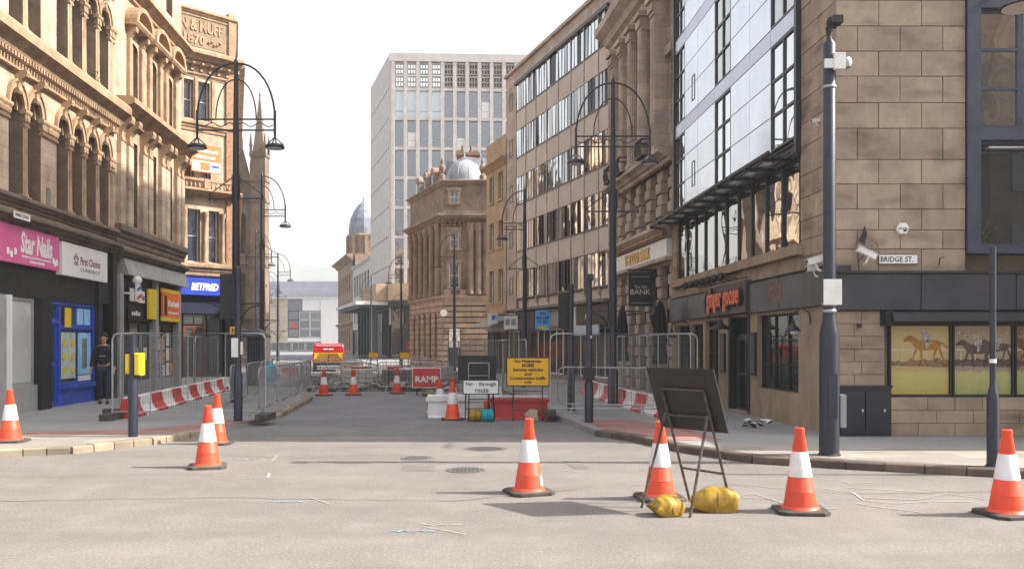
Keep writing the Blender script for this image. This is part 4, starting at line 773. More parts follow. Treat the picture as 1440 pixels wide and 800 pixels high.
b = MB(); b.yz([(.3, 12.1), (1.5, 13.9), (5, 13.9), (5, 12.1)], 0, L - .5); b.obj('mansard_roof', slate, f2)
for x in (1.2, 3.0, 4.8):
    b = MB(); b.box(x - .35, x + .35, .25, 1.3, 12.1, 13.2); b.arch(x, 13.2, .001, .42, .2, 1.3, 10); d = b.obj('dormer', stoneR, f2); piece('pane', .4, .02, .7, g_dark, d, x - .2, .23, 12.35, 0)
merge_into(f2, R5)
b = MB(); b.lathe([(1.3, -.2), (1.3, .12), (1.2, .16), (1.19, .5), (1.07, .95), (.82, 1.33), (.46, 1.6), (.14, 1.7), (.12, 1.8), (.03, 1.95), (.02, 3.0)], 24, (1.25, 1.6, 12.15))
for k in range(10):
    a = k * math.pi / 5; b.tube([(1.25 + r * math.cos(a), 1.6 + r * math.sin(a), 12.15 + z) for r, z in ((1.2, .16), (1.195, .5), (1.075, .95), (.825, 1.33), (.465, 1.605))], .018, 5)
b.obj('dome', lead, R5, smooth=True)
b = MB(); b.box(0, 6, 2, 5, 12.05, 13.8); b.obj('roof_block', slate, R5)
for x, y, w_ in ((.6, 4.2, 1.5), (2.9, 4.2, 1.2)):
    ch = slabpart('chimney', mat('brick_red', (.2, .10, .07), .9, .25, 4), x, x + w_, y, y + .7, 13.7, 14.7, R5); slabpart('chimney_cap', stoneB, x - .1, x + w_ + .1, y - .1, y + .8, 14.7, 14.9, ch)
    for k in range(2): MB().lathe([(.11, 0), (.085, .55)], 8, (x + .35 + k * .6, y + .35, 14.9)).obj('chimney_pot', mat('terracotta', (.2, .11, .075), .9, .2, 4), ch)
# round projecting sign
b = MB(); b.lathe([(.22, 0), (.22, .08)], 14); b.obj('round_sign', white_s, R5, (.05, -.6, 3.6), (R(90), 0, 0)); slabpart('sign_arm', ink, .03, .07, -.55, 0, 3.62, 3.66, R5)
# ---- R6 concrete tower
R6 = thing('concrete_office_tower', 'tall pale concrete office tower with grid of blue windows and pierced top storeys', 'tower', (-12.2, 85, 0), .04)
W = 19.0
b = MB(); b.box(0.3, W, .45, 11, 0, 27.1); b.box(5.4, W, .5, 10.9, 27.1, 30.4); b.obj('core', conc_d, R6)
ncol = 15; px0 = .53; pit = 1.227
b = MB()
for i in range(ncol + 1): x = px0 - .34 + i * pit; b.box(x, x + .34, -.12, .45, 5.6, 30.3)
b.box(0, px0 - .34, -.02, .45, 5.6, 30.3); b.obj('mullion_frame', concrete, R6)
for r_ in range(9):
    z = 26.86 - 2.95 * r_
    slabpart('floor_band', concrete, .19, px0 + ncol * pit, -.06, .45, z, z + .3, R6)
slabpart('parapet', concrete, -.02, W, -.16, .5, 29.75, 30.55, R6)
pk = MB(); w_ = pit - .34
pk.box(0, w_, .02, .25, 0, .1); pk.box(0, w_, .02, .25, 1.0, 1.15)
for k in range(4): x = k * (w_ - .09) / 3; pk.box(x, x + .09, .02, .25, .1, 1.0)
pk.box(.09, w_ - .09, .04, .24, .5, .6); gp = None
gm_ = mat('concrete_grille', (.36, .33, .30), .9, .2, 3, dirt=.4, dirtcol=(.2, .18, .16))
for i in range(ncol):
    for j in range(2):
        x = px0 + i * pit; z = 27.22 + j * 1.28
        if gp is None: gp = pk.obj('grille_panel', gm_, R6, (x, 0, z)).data
        else: mk('grille_panel', gp, R6, (x, 0, z))
    for r_ in range(7):
        z = 26.86 - 2.95 * (r_ + 1) + .3
        o = piece('window', w_, .05, 2.65, (g_pale if (r_ == 0 and i < 4) else g_blue), R6, x, .18, z, 0, (random.uniform(-.01, .01), 0, random.uniform(-.008, .008)))
        if random.random() < .18: piece('blind', w_ - .1, .02, random.uniform(.4, 1.6), white_pl, o, .05, -.03, .05, 0)
        piece('transom', w_, .06, .05, galv, o, 0, -.04, .62, 0)
slabpart('roof_plant_room', mat('plant_grey', (.24, .25, .28), .6, .1, 2), 7.5, 15.5, 1.5, 8, 30.4, 31.1, R6)
sw, Ls = facade('f', 'x', 'x', (-15.95, 96.4), (-12.2, 85))
for r_ in range(8):
    z = 26.86 - 2.95 * r_
    for k in range(6): piece('concrete_panel', Ls / 6 - .02, .3, 2.92, concrete, sw, k * Ls / 6, -.02, z + .3 - 2.95 + (0), .01)
    for k in range(12): piece('slot', .25, .1, .1, conc_d, sw, .4 + k, -.06, z + .15, 0)
for k in range(6): piece('concrete_panel', Ls / 6 - .02, .3, 3.3, concrete, sw, k * Ls / 6, -.02, 27.2, .01)
b = MB(); b.box(0, Ls - .5, .25, 1, 0, 27.1); b.obj('side_core', conc_d, sw)
# podium, canopy and shop glazing on the street side
slabpart('podium_wall', stoneT, 2, Ls + .4, -1.4, 0, 5.9, 7.6, sw); slabpart('canopy', concrete, -4, Ls + .3, -3.4, 0, 5.5, 5.85, sw); slabpart('canopy_soffit', ink, -4, Ls + .2, -3.0, .2, 5.2, 5.5, sw)
for k in range(6): slabpart('column', ink, 1 + k * 2.1, 1.35 + k * 2.1, -1.6, -1.2, 0, 5.2, sw)
for k in range(6): window(sw, .2 + k * 1.95, 2.1 + k * 1.95, .3, 5.1, -.1, 2, 2, frame_dk, [g_shop, g_dark], .08, .06)
merge_into(sw, R6)
b = MB(); b.box(0, 6, -1.2, 0, 5.9, 7.6); b.obj('podium_front', stoneT, R6); slabpart('podium_canopy', ink, 0, 6, -1.6, 0, 5.3, 5.85, R6)
for k in range(4): window(R6, .2 + k * 1.4, 1.5 + k * 1.4, .3, 5.2, -.3, 1, 2, frame_dk, [g_shop, g_dark], .08, .06)
# ---- R7, R8
R7, L = facade('white_low_building', 'white three storey building in the distance left of the tower', 'building', (-20.7, 111, ), (-15.96, 96.45))
b = MB(); b.box(0, L, .3, 8, 0, 11.4); b.obj('core', conc_d, R7); ops = [(1 + k * 2.3, 2.5 + k * 2.3, z0, z1) for k in range(6) for z0, z1 in ((7.6, 10.2), (4.2, 6.6))]
b = MB(); b.wall(0, L, 3.4, 11.4, ops, .25); b.obj('wall', concrete, R7)
for o in ops: window(R7, *o, .15, 3, 1, frame_dk, g_off, .08, .08)
for k in range(6): window(R7, .3 + k * 2.45, 2.6 + k * 2.45, .2, 3.3, .1, 2, 1, frame_dk, [g_shop, g_dark], .1, .08)
cornice(R7, 0, L, 11.1, 11.5, .3, concrete); slabpart('purple_shop_sign', mat('sign_purple', (.10, .05, .32), .5, .1, 2), 11, 14.6, -.6, -.4, 2.9, 3.7, R7)
R8, L = facade('slate_domed_building', 'dark far stone building crowned by a tall slate dome', 'building', (-26, 127.5), (-20.72, 111.05))
ops = [(1.2 + k * 2.4, 2.2 + k * 2.4, z0, z1) for k in range(6) for z0, z1 in ((8.6, 11), (4.8, 7.4), (.8, 3.6))]
b = MB(); b.wall(0, L, 0, 13.4, ops, .3); b.box(0, L, .31, 9, 0, 13.4); b.obj('wall', stoneB, R8)
for o in ops: window(R8, *o, .2, 1, 2, frame_wh, g_dark, .1)
cornice(R8, -.4, L, 12.6, 13.4, .9, stoneB); cornice(R8, 0, L, 4.0, 4.5, .4, stoneB, 'string_course')
b = MB(); b.lathe([(2.4, 0), (2.4, .5), (2.15, .6), (2.1, 2.6), (2.35, 2.8), (2.45, 3.1), (2.05, 3.3)], 8, (L - 5.5, 2.2, 13.3), rot=R(22.5)); b.obj('dome_drum', stoneB, R8)
b = MB(); b.lathe([(2.05, 0), (2.05, .8), (1.85, 2.0), (1.35, 3.2), (.7, 4.1), (.15, 4.6), (.05, 5.2)], 12, (L - 5.5, 2.2, 16.6), rot=R(22.5)); b.obj('dome', slate, R8)
for k in range(8): a = k * math.pi / 4; slabpart('drum_pier', stoneB, L - 5.5 + 2.2 * math.cos(a) - .2, L - 5.5 + 2.2 * math.cos(a) + .2, 2.2 + 2.2 * math.sin(a) - .2, 2.2 + 2.2 * math.sin(a) + .2, 13.3, 16.2, R8)
# ---- far modern building closing the street
FB = thing('far_retail_building', 'pale modern building with stone and glass bays closing the far end of the street', 'building', (-58, 188, 0))
b = MB(); b.box(0, 24, .5, 14, 0, 13.5); b.obj('core', conc_d, FB); slabpart('stone_bay', mat('far_stone', (.46, .38, .28), .9, .1, .6, course=(1.2, .5, .02, (.7, .7, .7), 'wall')), 0, 8.6, 0, .6, 0, 11.5, FB); slabpart('white_bay', white_pl, 16, 24, -.3, .6, 0, 12.0, FB)
rb = mat('roof_lavender', (.36, .355, .42), .5, .08, .5); slabpart('roof_band', rb, -1, 20, -.5, 4, 12.4, 15.4, FB); slabpart('roof_band', rb, 7, 25, -1.2, -.5, 12.2, 13.3, FB); slabpart('roof_edge', white_pl, -1, 25, -.6, 1, 11.6, 12.2, FB)
slabpart('spandrel', mat('spandrel_slate', (.17, .165, .2), .5, .1, 1), 8.6, 11.8, .1, .5, 9, 11.6, FB); slabpart('spandrel', white_pl, 11.8, 16, .1, .5, 9, 11.6, FB); slabpart('spandrel', white_pl, 8.6, 16, .0, .5, 2.2, 3.0, FB)
for r_ in range(3):
    for k in range(3): window(FB, 8.7 + k * 2.4, 11.05 + k * 2.4, 3.1 + r_ * 1.95, 4.95 + r_ * 1.95, .1, 1, 1, frame_wh if k else frame_dk, [g_blue, g_off], .1)
for k in range(5): window(FB, .6 + k * 3, 3.4 + k * 3, .2, 2.1, -.1, 2, 1, frame_wh, g_shop, .1)
slabpart('poster_panel', red_s, 9.3, 10.6, .02, .08, 5.2, 6.2, FB)
# ---- hall across Bridge Street (behind the viewer): seen only as a reflection in the first-floor glass
HB = thing('hall_across_the_road', 'stone hall across the road mirrored in the first floor windows of the corner pub', 'building', (23.6, -14, 0))
b = MB(); b.box(0, 26, -14, 0, 0, 16); b.obj('wall', sooty, HB); b = MB(); b.xz([(4, 13), (12, 13), (8, 20)], -14, 0); b.obj('gable', stoneB, HB); b = MB(); b.lathe([(2.2, 0), (2.2, 9), (2.6, 9.4), (1.4, 14), (.1, 19)], 4, (2.0, -2, 12.5), rot=R(45)); b.obj('turret', stoneB, HB)
for k in range(8):
    for j in range(3): piece('window', 1.2, .1, 2.2, g_dark, HB, 1 + k * 3.1, -.0, 1.5 + j * 3.8, 0)
# ================================================================ street furniture
conered = mat('cone_red', (.80, .075, .025), .5, .08, 6, .05, 30, rnd=.14, dirt=.4, dirtcol=(.38, .12, .07)); conewh = mat('cone_sleeve', (.74, .72, .72), .38, .1, 5, dirt=.8, dirtcol=(.45, .40, .40), rnd=.08); rubber = mat('rubber_base', (.06, .052, .046), .8, .4, 8, .15, 40, dirt=.7, dirtcol=(.17, .145, .12))
def make_cone(torn=False):
    t = thing('traffic_cone', 'x', 'cone', group='traffic cones')
    b = MB(); oc = [(.275 * math.cos(R(22.5 + k * 45)) * (1.08), .275 * math.sin(R(22.5 + k * 45)) * 1.08) for k in range(8)]
    s = .25; c = .07; oc = [(s, -s + c), (s, s - c), (s - c, s), (-s + c, s), (-s, s - c), (-s, -s + c), (-s + c, -s), (s - c, -s)]
    n = 8; vs = [(x, y, 0) for x, y in oc] + [(x, y, .028) for x, y in oc] + [(x * .93, y * .93, .038) for x, y in oc]
    b.add(vs, [tuple(reversed(range(8))), tuple(range(16, 24))] + [(i, (i + 1) % 8, 8 + (i + 1) % 8, 8 + i) for i in range(8)] + [(8 + i, 8 + (i + 1) % 8, 16 + (i + 1) % 8, 16 + i) for i in range(8)])
    b.obj('base', rubber, t)
    r = lambda z: .165 - (z - .04) * (.165 - .042) / .775
    b = MB(); b.lathe([(.19, .038), (.178, .055), (r(.06), .065), (r(.2), .2), (r(.2) + .003, .205), (r(.2), .21), (r(.345), .345), (r(.345) - .003, .35), (r(.6) - .003, .6), (r(.605), .605), (r(.79), .79), (.05, .8), (.05, .83), (.034, .84), (.03, .8)], 24)
    b.obj('body', conered, t, smooth=True)
    b = MB(); b.lathe([(r(.35) + .0005, .35), (r(.352) + .0035, .353), (r(.597) + .0035, .597), (r(.6) + .0005, .6)], 24); b.obj('reflective_sleeve', conewh, t, smooth=True)
    return t
cone = make_cone(); used = [0]
def put(proto, used, label, x, y, z=0, rz=0, s=1.0): o = place(proto, used[0], label, (x, y, z), rz, s); used[0] = 1; return o
for lab, x, y, z, rz in (('traffic cone alone in the centre of the junction with a scuffed orange base', .18, 9.19, 0, .35), ('traffic cone behind the back of the black folding sign', 1.53, 8.85, 0, .1), ('traffic cone just right of the black folding sign, nearest the big lamp column', 2.76, 8.17, 0, -.1),
                         ('traffic cone at the right edge below the thin post', 4.64, 8.0, 0, .2), ('nearer cone of the pair on the road at the left', -3.96, 11.1, 0, .3), ('farther cone of the pair on the road at the left', -4.74, 13.7, 0, .1), ('traffic cone on the left pavement below the pink shop sign', -7.7, 13.1, .1, .2),
                         ('leftmost of the three cones before the street barriers, below the red van', -5.89, 26.7, 0, 0), ('middle of the three cones before the street barriers', -5.02, 27, 0, .3), ('rightmost of the three cones before the barriers, left of the RAMP sign', -3.75, 27.8, 0, .2),
                         ('cone in front of the white water-filled barrier', -1.26, 18.1, 0, .1), ('cone behind the left end of the white barrier', -1.66, 19.7, 0, .4), ('cone behind the middle of the white barrier, beside the leaning sign', -1.4, 20.3, 0, .2), ('cone half hidden behind the white No through route sign', -.63, 19.3, 0, 0)):
    o = put(cone, used, lab, x, y, z, rz, .955); o.rotation_euler = (random.uniform(-.012, .012), random.uniform(-.012, .012), rz); o.location.z += .004
for o in (cone,):
    if 1:
        b = MB(); 
        for k in range(4): b.add([(.001 * 0 + math.cos(a) * (r0), math.sin(a) * r0, z_) for a, r0, z_ in ((-.95 + k * .16, .1585 - (.10 + .02 * k - .04) * .1587 + .012, .10 + .02 * k), (-.79 + k * .16, .1585 - (.08 - .04) * .1587 + .012, .08), (-.79 + k * .16, .1585 - (.24 - .03 * abs(k - 2) - .04) * .1587 + .012, .24 - .03 * abs(k - 2)), (-.95 + k * .16, .1585 - (.2 - .04) * .1587 + .012, .2))], [(0, 1, 2, 3)])
        b.obj('scuff_patch', conewh, o)
# ---- folding sign seen from behind
sack = mat('sandbag_yellow', (.37, .22, .012), .6, .28, 9, .9, 16, rnd=.05, dirt=.4, dirtcol=(.2, .12, .02)); signback = mat('sign_back_black', (.02, .019, .019), .6, .3, 5); steel_r = mat('rusty_steel', (.10, .085, .08), .6, .5, 14, metal=.4, dirt=.4, dirtcol=(.16, .05, .03))
AF = thing('folding_road_sign', 'black back of a folding road sign on an A-frame weighted with yellow sandbags', 'road sign', (1.72, 8.33, 0), math.atan2(-.65, .52))
k_ = .367; ya = lambda z: k_ * (.92 - z)
def plate(b, x0, x1, z0, z1, th, off): b.add([(x0, ya(z0) + off, z0), (x1, ya(z0) + off, z0), (x1, ya(z1) + off, z1), (x0, ya(z1) + off, z1), (x0, ya(z0) + off + th, z0), (x1, ya(z0) + off + th, z0), (x1, ya(z1) + off + th, z1), (x0, ya(z1) + off + th, z1)], [(0, 1, 2, 3), (5, 4, 7, 6), (1, 0, 4, 5), (2, 1, 5, 6), (3, 2, 6, 7), (0, 3, 7, 4)])
b = MB(); plate(b, -.415, .415, .76, 1.37, .012, .02); b.obj('board', signback, AF)
b = MB(); plate(b, -.40, .40, .775, 1.355, .004, .033); b.obj('sign_face', red_s, AF)
for s in (-1, 1): MB().tube([(s * .26, ya(0), .0), (s * .26, ya(1.16) - .0, 1.16)], .014, 6).obj('front_leg', steel_r, AF); MB().tube([(s * .3, -ya(0) , .0), (s * .26, -.03, .92)], .014, 6).obj('rear_leg', steel_r, AF)
for z in (1.16, .9, .35): MB().tube([(-.26, ya(z) - .002, z), (.26, ya(z) - .002, z)], .012, 6).obj('cross_bar', steel_r, AF)
for x in (-.1, .12): MB().box(x, x + .03, ya(.9) - .03, ya(.9), .9, .915).obj('catch', steel_r, AF)
def sandbag(name, label, loc, rz, s, m, rx=0.0, seed=1, grp='sandbags on the black folding sign'):
    rg = random.Random(seed); t = thing(name, label, 'sandbag', loc, rz, grp); b = MB(); n, mm = 22, 10
    ph = [rg.uniform(0, 6) for _ in range(6)]
    for i in range(n + 1):
        u = -1 + 2 * i / n; hw_ = .5 * (1 - .15 * u * u); v_ = max(0, -u); hh = .5 * (1 - v_ ** 1.7) ** .8 * (1 - .22 * max(0, u) ** 5) + .04
        if i == n: hh *= .9; hw_ *= .93
        for j in range(mm * 2):
            a = 2 * math.pi * j / (mm * 2); ca, sa = math.cos(a), math.sin(a)
            wr = 1 + .03 * math.sin(9 * u + 2 * a + ph[0]) + .035 * math.sin(4 * u - 3 * a + ph[1]) + .02 * math.sin(15 * u + ph[2]) * abs(sa)
            y = math.copysign(abs(ca) ** .75, ca) * hw_ * wr; z = math.copysign(abs(sa) ** .8, sa) * hh * wr - .07 * u * (seed % 2)
            b.v.append((u * .3 * s[0] + .015 * math.sin(3 * a + ph[3]), y * s[1] * .6, max(z * .27, -.085) * s[2] + .087 * s[2]))
    q = mm * 2
    for i in range(n):
        for j in range(q): b.f.append((i * q + j, i * q + (j + 1) % q, (i + 1) * q + (j + 1) % q, (i + 1) * q + j)); b.mi.append(0)
    b.f += [tuple(reversed(range(q))), tuple(n * q + j for j in range(q))]; b.mi += [0, 0]
    b.obj('sack', m, t, smooth=True)
    MB().tube([(.06 * s[0] + .02 * math.cos(a), math.cos(a) * .305 * s[1], max(math.sin(a) * .14, -.085) * s[2] + .087 * s[2] + .003) for a in [i * math.pi / 8 for i in range(17)]], .006, 5).obj('seam', mat('sandbag_seam', (.12, .08, .02), .8, .2, 5), t); return t
sandbag('sandbag', 'large plump yellow sandbag lying under the folding sign, right of its frame', (1.94, 8.22, 0), -.1, (.72, .5, .98), sack, seed=2); sandbag('sandbag', 'small crumpled yellow sandbag by the left foot of the folding sign', (1.44, 8.0, 0), .3, (.46, .42, .82), sack, seed=5)
# ---- big lamp column right
P = thing('camera_column', 'thick dark blue column with a dome camera on top, right of the pub corner', 'pole', (4.29, 11.54, .1))
b = MB(); b.lathe([(.15, 0), (.15, .02), (.132, .03), (.132, 1.62), (.125, 1.68), (.09, 1.84), (.083, 1.95), (.083, 5.55), (.05, 5.6)], 20); b.obj('shaft', dark_metal, P, smooth=True)
for z in (1.93, 2.02, 4.95): MB().lathe([(.089, 0), (.094, .008), (.094, .03), (.089, .038)], 20, (0, 0, z)).obj('steel_band', galv, P, smooth=True)
slabpart('sign_plate', white_pl, -.115, .13, -.108, -.1, 2.03, 2.37, P, .002); slabpart('sign_clip', galv, -.03, .05, -.1, -.08, 2.15, 2.25, P); slabpart('meter_box', mat('grey_box', (.28, .29, .3), .5, .1, 3), .13, .21, -.06, .1, .38, .82, P); slabpart('access_door', dark_metal, -.06, .06, -.14, -.13, .5, 1.1, P)
b = MB(); b.box(.02, .17, -.14, .05, 5.18, 5.4); b.box(-.1, .03, -.12, -.08, 5.2, 5.32); d = b.obj('junction_box', white_pl, P); MB().lathe([(.001, -.09), (.07, -.06), (.09, 0), (.07, .06), (.001, .09)], 12).obj('sensor', galv, P, (.2, -.05, 5.28), smooth=True)
b = MB(); b.lathe([(.04, 0), (.03, .06), (.045, .12), (.05, .18)], 12, (0, 0, 5.6)); b.obj('camera_neck', ink, P, smooth=True)
b = MB(); b.lathe([(.001, -.09), (.06, -.07), (.085, 0), (.06, .07), (.001, .09)], 12); b.box(-.04, .1, -.14, 0, -.04, .06); b.obj('dome_camera', ink, P, (.04, 0, 5.84), smooth=True)
P2 = thing('slim_post', 'slim dark post with thick sleeve beside the right kerb', 'pole', (5.9, 10.47, .1)); b = MB(); b.lathe([(.085, 0), (.085, .02), (.07, .03), (.07, .84), (.04, .98), (.037, 1.0), (.037, 2.69), (.001, 2.7)], 14); b.obj('shaft', dark_metal, P2, smooth=True); MB().lathe([(.04, 0), (.042, .02), (.04, .05)], 10, (0, 0, 1.27)).obj('cap', white_pl, P2)
P3 = thing('push_button_post', 'short dark post with a yellow push button box on the left pavement', 'pole', (-6.15, 13.85, .1)); b = MB(); b.lathe([(.075, 0), (.075, .95), (.07, .98), (.05, 1.0), (.05, 1.64), (.001, 1.65)], 14); b.obj('shaft', dark_metal, P3, smooth=True); slabpart('push_button_box', mat('box_yellow', (.78, .52, .02), .45, .08, 4), .05, .15, -.09, .1, 1.0, 1.36, P3, .02); slabpart('push_button_box', MATS['box_yellow'], -.13, -.05, -.02, .12, 1.02, 1.34, P3, .02)
# ---- lamp posts
def make_lamp(two=True):
    t = thing('street_lamp', 'x', 'street lamp', group='ornate street lamps')
    b = MB(); b.lathe([(.14, 0), (.14, .9), (.105, 1.0), (.1, 3.5), (.075, 7.0), (.05, 8.6), (.055, 8.65), (.055, 8.75), (.02, 8.85), (.001, 9.1)], 12); b.obj('shaft', dark_metal, t, smooth=True)
    for s in ((-1, 1) if two else (1,)):
        b = MB(); rr = 1.0
        for q, r0, zt, zb, th in ((0, 1.0, 8.72, 7.28, .026), (1, .52, 8.3, 7.28, .018)):
            b.tube([(s * r0 * math.sin(a) ** .9 if a > 0 else 0, 0, zb + (zt - zb) * math.cos(a)) for a in [i * math.pi / 2 / 10 for i in range(11)]], th, 6)
        b.tube([(0, 0, 7.28), (s * 1.0, 0, 7.28)], .022, 6); b.tube([(0, 0, 7.0), (s * 1.0, 0, 7.0)], .022, 6); b.tube([(s * 1.0, 0, 7.5), (s * 1.0, 0, 6.9)], .035, 6)
        b.tube([(s * (.05 + .9 * i / 16), 0, 7.14 + .05 * math.sin(i * math.pi / 4)) for i in range(17)], .014, 5); b.obj('arm', dark_metal, t)
        b = MB(); b.tube([(s, 0, 6.9), (s, 0, 6.82)], .03, 6); b.tube([(s - .22, 0, 6.62), (s, 0, 6.82), (s + .22, 0, 6.62)], .018, 5); b.tube([(s, -.22, 6.62), (s, 0, 6.82), (s, .22, 6.62)], .018, 5)
        b.lathe([(.23, 0), (.25, .02), (.24, .07), (.2, .1), (.05, .13)], 16, (s, 0, 6.53)); h = b.obj('lantern', dark_metal, t, smooth=True); MB().lathe([(.2, 0), (.2, .012)], 16, (s, 0, 6.519)).obj('diffuser', white_pl, h)
    b = MB()
    for s in (-1, 1): b.tube([(0, 0, 5.25), (s * .68, 0, 5.25)], .02, 6); b.tube([(s * .68 * math.sin(a), 0, 5.35 + .55 * (1 - math.cos(a)) * 0 + .5 * (1 - math.sin(a))) for a in [i * math.pi / 2 / 8 for i in range(9)]], .016, 5); b.tube([(s * .1, 0, 5.28), (s * .1, 0, 5.85)], .012, 5); b.tube([(s * .68, 0, 5.19), (s * .68, 0, 5.33)], .025, 6)
    b.obj('banner_bracket', dark_metal, t)
    b = MB()
    for s in (-1, 1): b.tube([(0, 0, 2.55), (s * .75, 0, 2.55)], .02, 6); b.tube([(s * (.12 + .5 * (1 - math.cos(a))), 0, 2.0 + .5 * math.sin(a)) for a in [i * math.pi / 2 / 8 for i in range(9)]], .018, 5); b.tube([(s * .12, 0, 1.9), (s * .12, 0, 2.05)], .018, 5)
    b.obj('basket_bracket', dark_metal, t)
    return t
lm2 = make_lamp(True); u2 = [0]; lm1 = make_lamp(False); u1 = [0]
put(lm2, u2, 'tall double lamp post with arched arms in front of the lettered building', -7.1, 21.95, .1, 0); put(lm2, u2, 'tall double lamp post with arched arms in front of the bank', 2.47, 20.9, .1, 0, .905)
for lab, x, y, rz, s in (('single arm lamp post standing before the office block', .44, 30, math.pi, .79), ('single arm lamp post in front of the domed corner building', -3.24, 48, math.pi, .88), ('single arm lamp post beside the tower canopy', -8.06, 62, math.pi, .9), ('faint single arm lamp post by the white low building', -13.2, 80, math.pi, .9),
                        ('nearest single arm lamp post on the left behind the double one', -10.55, 36, 0, .985), ('second single arm lamp post along the left side, largely behind the first', -16.5, 55, 0, 1.0), ('lamp post standing before the stone bay of the far building', -19.2, 70, 0, 1.02), ('distant lamp post left of the far stone bay', -24.2, 85, 0, 1.0), ('farthest lamp post on the left side of the street', -30.6, 105, 0, 1.0)):
    put(lm1, u1, lab, x, y, .1, rz, s)
hp = tag(slabpart('hydrant_plate', MATS['box_yellow'], -.1, .1, -.01, .0, -.1, .1, None), 'small yellow hydrant plate with H on the left lamp post', 'sign'); hp.location = (-7.1, 21.78, 1.95); text('letter', 'H', ink, hp, -.05, .05, -.06, .07, -.014, bold=.03)
# ---- traffic signals seen from behind
def signal(label, x, y, h, head, hx, rz=0, sleeve=.9):
    t = thing('traffic_signal', label, 'traffic light', (x, y, .1), rz, 'traffic signals'); b = MB(); b.lathe([(.085, 0), (.085, sleeve), (.06, sleeve + .06), (.057, h - .02), (.03, h)], 12); b.obj('pole', dark_metal, t, smooth=True)
    if head:
        z0, z1 = head; b = MB(); b.box(hx - .17, hx + .17, .04, .06, z0, z1); b.box(hx - .12, hx + .12, .06, .24, z0 + .03, z1 - .03); hd = b.obj('signal_head', ink, t)
        for k in range(3): c = z0 + (z1 - z0) * (.2 + .3 * k); MB().lathe([(.1, 0), (.1, .16), (.09, .16), (.09, .01)], 12).obj('visor', ink, hd, (hx, .24, c), (R(-90), 0, 0))
        slabpart('bracket', ink, min(0, hx), max(0, hx), .0, .05, z0 + .1, z0 + .14, hd); slabpart('bracket', ink, min(0, hx), max(0, hx), .0, .05, z1 - .14, z1 - .1, hd)
    return t
s1 = signal('traffic signal seen from behind beside the left double lamp post', -5.35, 16.67, 3.02, (2.0, 2.87), -.2); slabpart('control_label', white_pl, -.11, .02, -.075, -.06, 1.25, 1.62, s1); slabpart('control_label', white_pl, .06, .09, -.05, .03, 1.3, 1.55, s1)
s2 = signal('taller traffic signal with black head left of the right lamp post', 1.34, 19.35, 2.87, (1.85, 2.66), -.12)
s3 = signal('traffic signal post standing before the right mesh fence', 1.48, 16.4, 2.8, None, 0, sleeve=.75); slabpart('detector', ink, -.05, .08, -.12, .1, 2.72, 2.84, s3); b = MB(); b.box(-.11, .1, -.12, .1, .82, 1.06); b.obj('push_button_box', ink, s3); slabpart('cap_stud', white_pl, .02, .05, -.065, -.055, 1.62, 1.66, s3)
# ---- mesh fence panels (tall) and crowd barriers
def make_heras(w=3.05, h=1.72):
    t = thing('mesh_fence_panel', 'x', 'fence', group='tall mesh fence panels'); b = MB(); r = .019; c = .12
    b.tube([(0, 0, .02), (0, 0, h - c), (c * .3, 0, h - c * .3), (c, 0, h), (w - c, 0, h), (w - c * .3, 0, h - c * .3), (w, 0, h - c), (w, 0, .02)], r, 8); b.tube([(0, 0, .16), (w, 0, .16)], r * .8, 6); b.obj('frame', galv, t)
    b = MB()
    for i in range(1, 60): b.box(i * w / 60 - .0013, i * w / 60 + .0013, -.001, .001, .16, h)
    for j in range(1, 9): b.box(0, w, -.003, -.0005, .16 + j * (h - .16) / 9 - .0015, .16 + j * (h - .16) / 9 + .0015)
    b.obj('wire_mesh', wire, t)
    for x in (.75, 1.5, 2.25): MB().tube([(x, .01, .16), (x, .01, h)], .009, 5).obj('stiffener', galv, t)
    for x in (0, w): b = MB(); b.box(x - .12, x + .12, -.33, .33, 0, .13, .02); b.obj('rubber_foot', rubber, t)
    return t
he = make_heras(); uh = [0]
def line(proto, used, lab, p, q, z=.1, s=1.0): return put(proto, used, lab, p[0], p[1], z, math.atan2(q[1] - p[1], q[0] - p[0]), s)
line(he, uh, 'tall mesh fence panel across the left pavement, nearest the viewer', (-7.96, 17.0), (-4.9, 17.0))
line(he, uh, 'tall mesh fence panel beside the barber shop, first behind the red and white barriers', (-8.35, 18.2), (-8.75, 21.3)); line(he, uh, 'tall mesh fence panel second along the left barrier line', (-8.75, 21.35), (-9.1, 24.4)); line(he, uh, 'tall mesh fence panel at the far end of the left barrier line', (-9.1, 24.5), (-9.5, 27.6))
line(he, uh, 'tall mesh fence panel across the right pavement behind the signal post', (.8, 17.85), (3.85, 17.7)); line(he, uh, 'tall mesh fence panel running back from the right corner along the pub', (3.75, 17.9), (3.35, 20.9)); line(he, uh, 'tall mesh fence panel second along the pub front', (3.35, 20.95), (2.95, 24))
for i, lab in enumerate(('tall mesh fence panel on the right kerb nearest the yellow sign', 'second mesh fence panel along the right kerb', 'third mesh fence panel along the right kerb', 'fourth mesh fence panel along the right kerb', 'last mesh fence panel along the right kerb near the domed building')):
    y0 = 22 + i * 2.95; xa = .35 - i * .62; line(he, uh, lab, (xa - .62, y0 + 2.9), (xa, y0), 0)
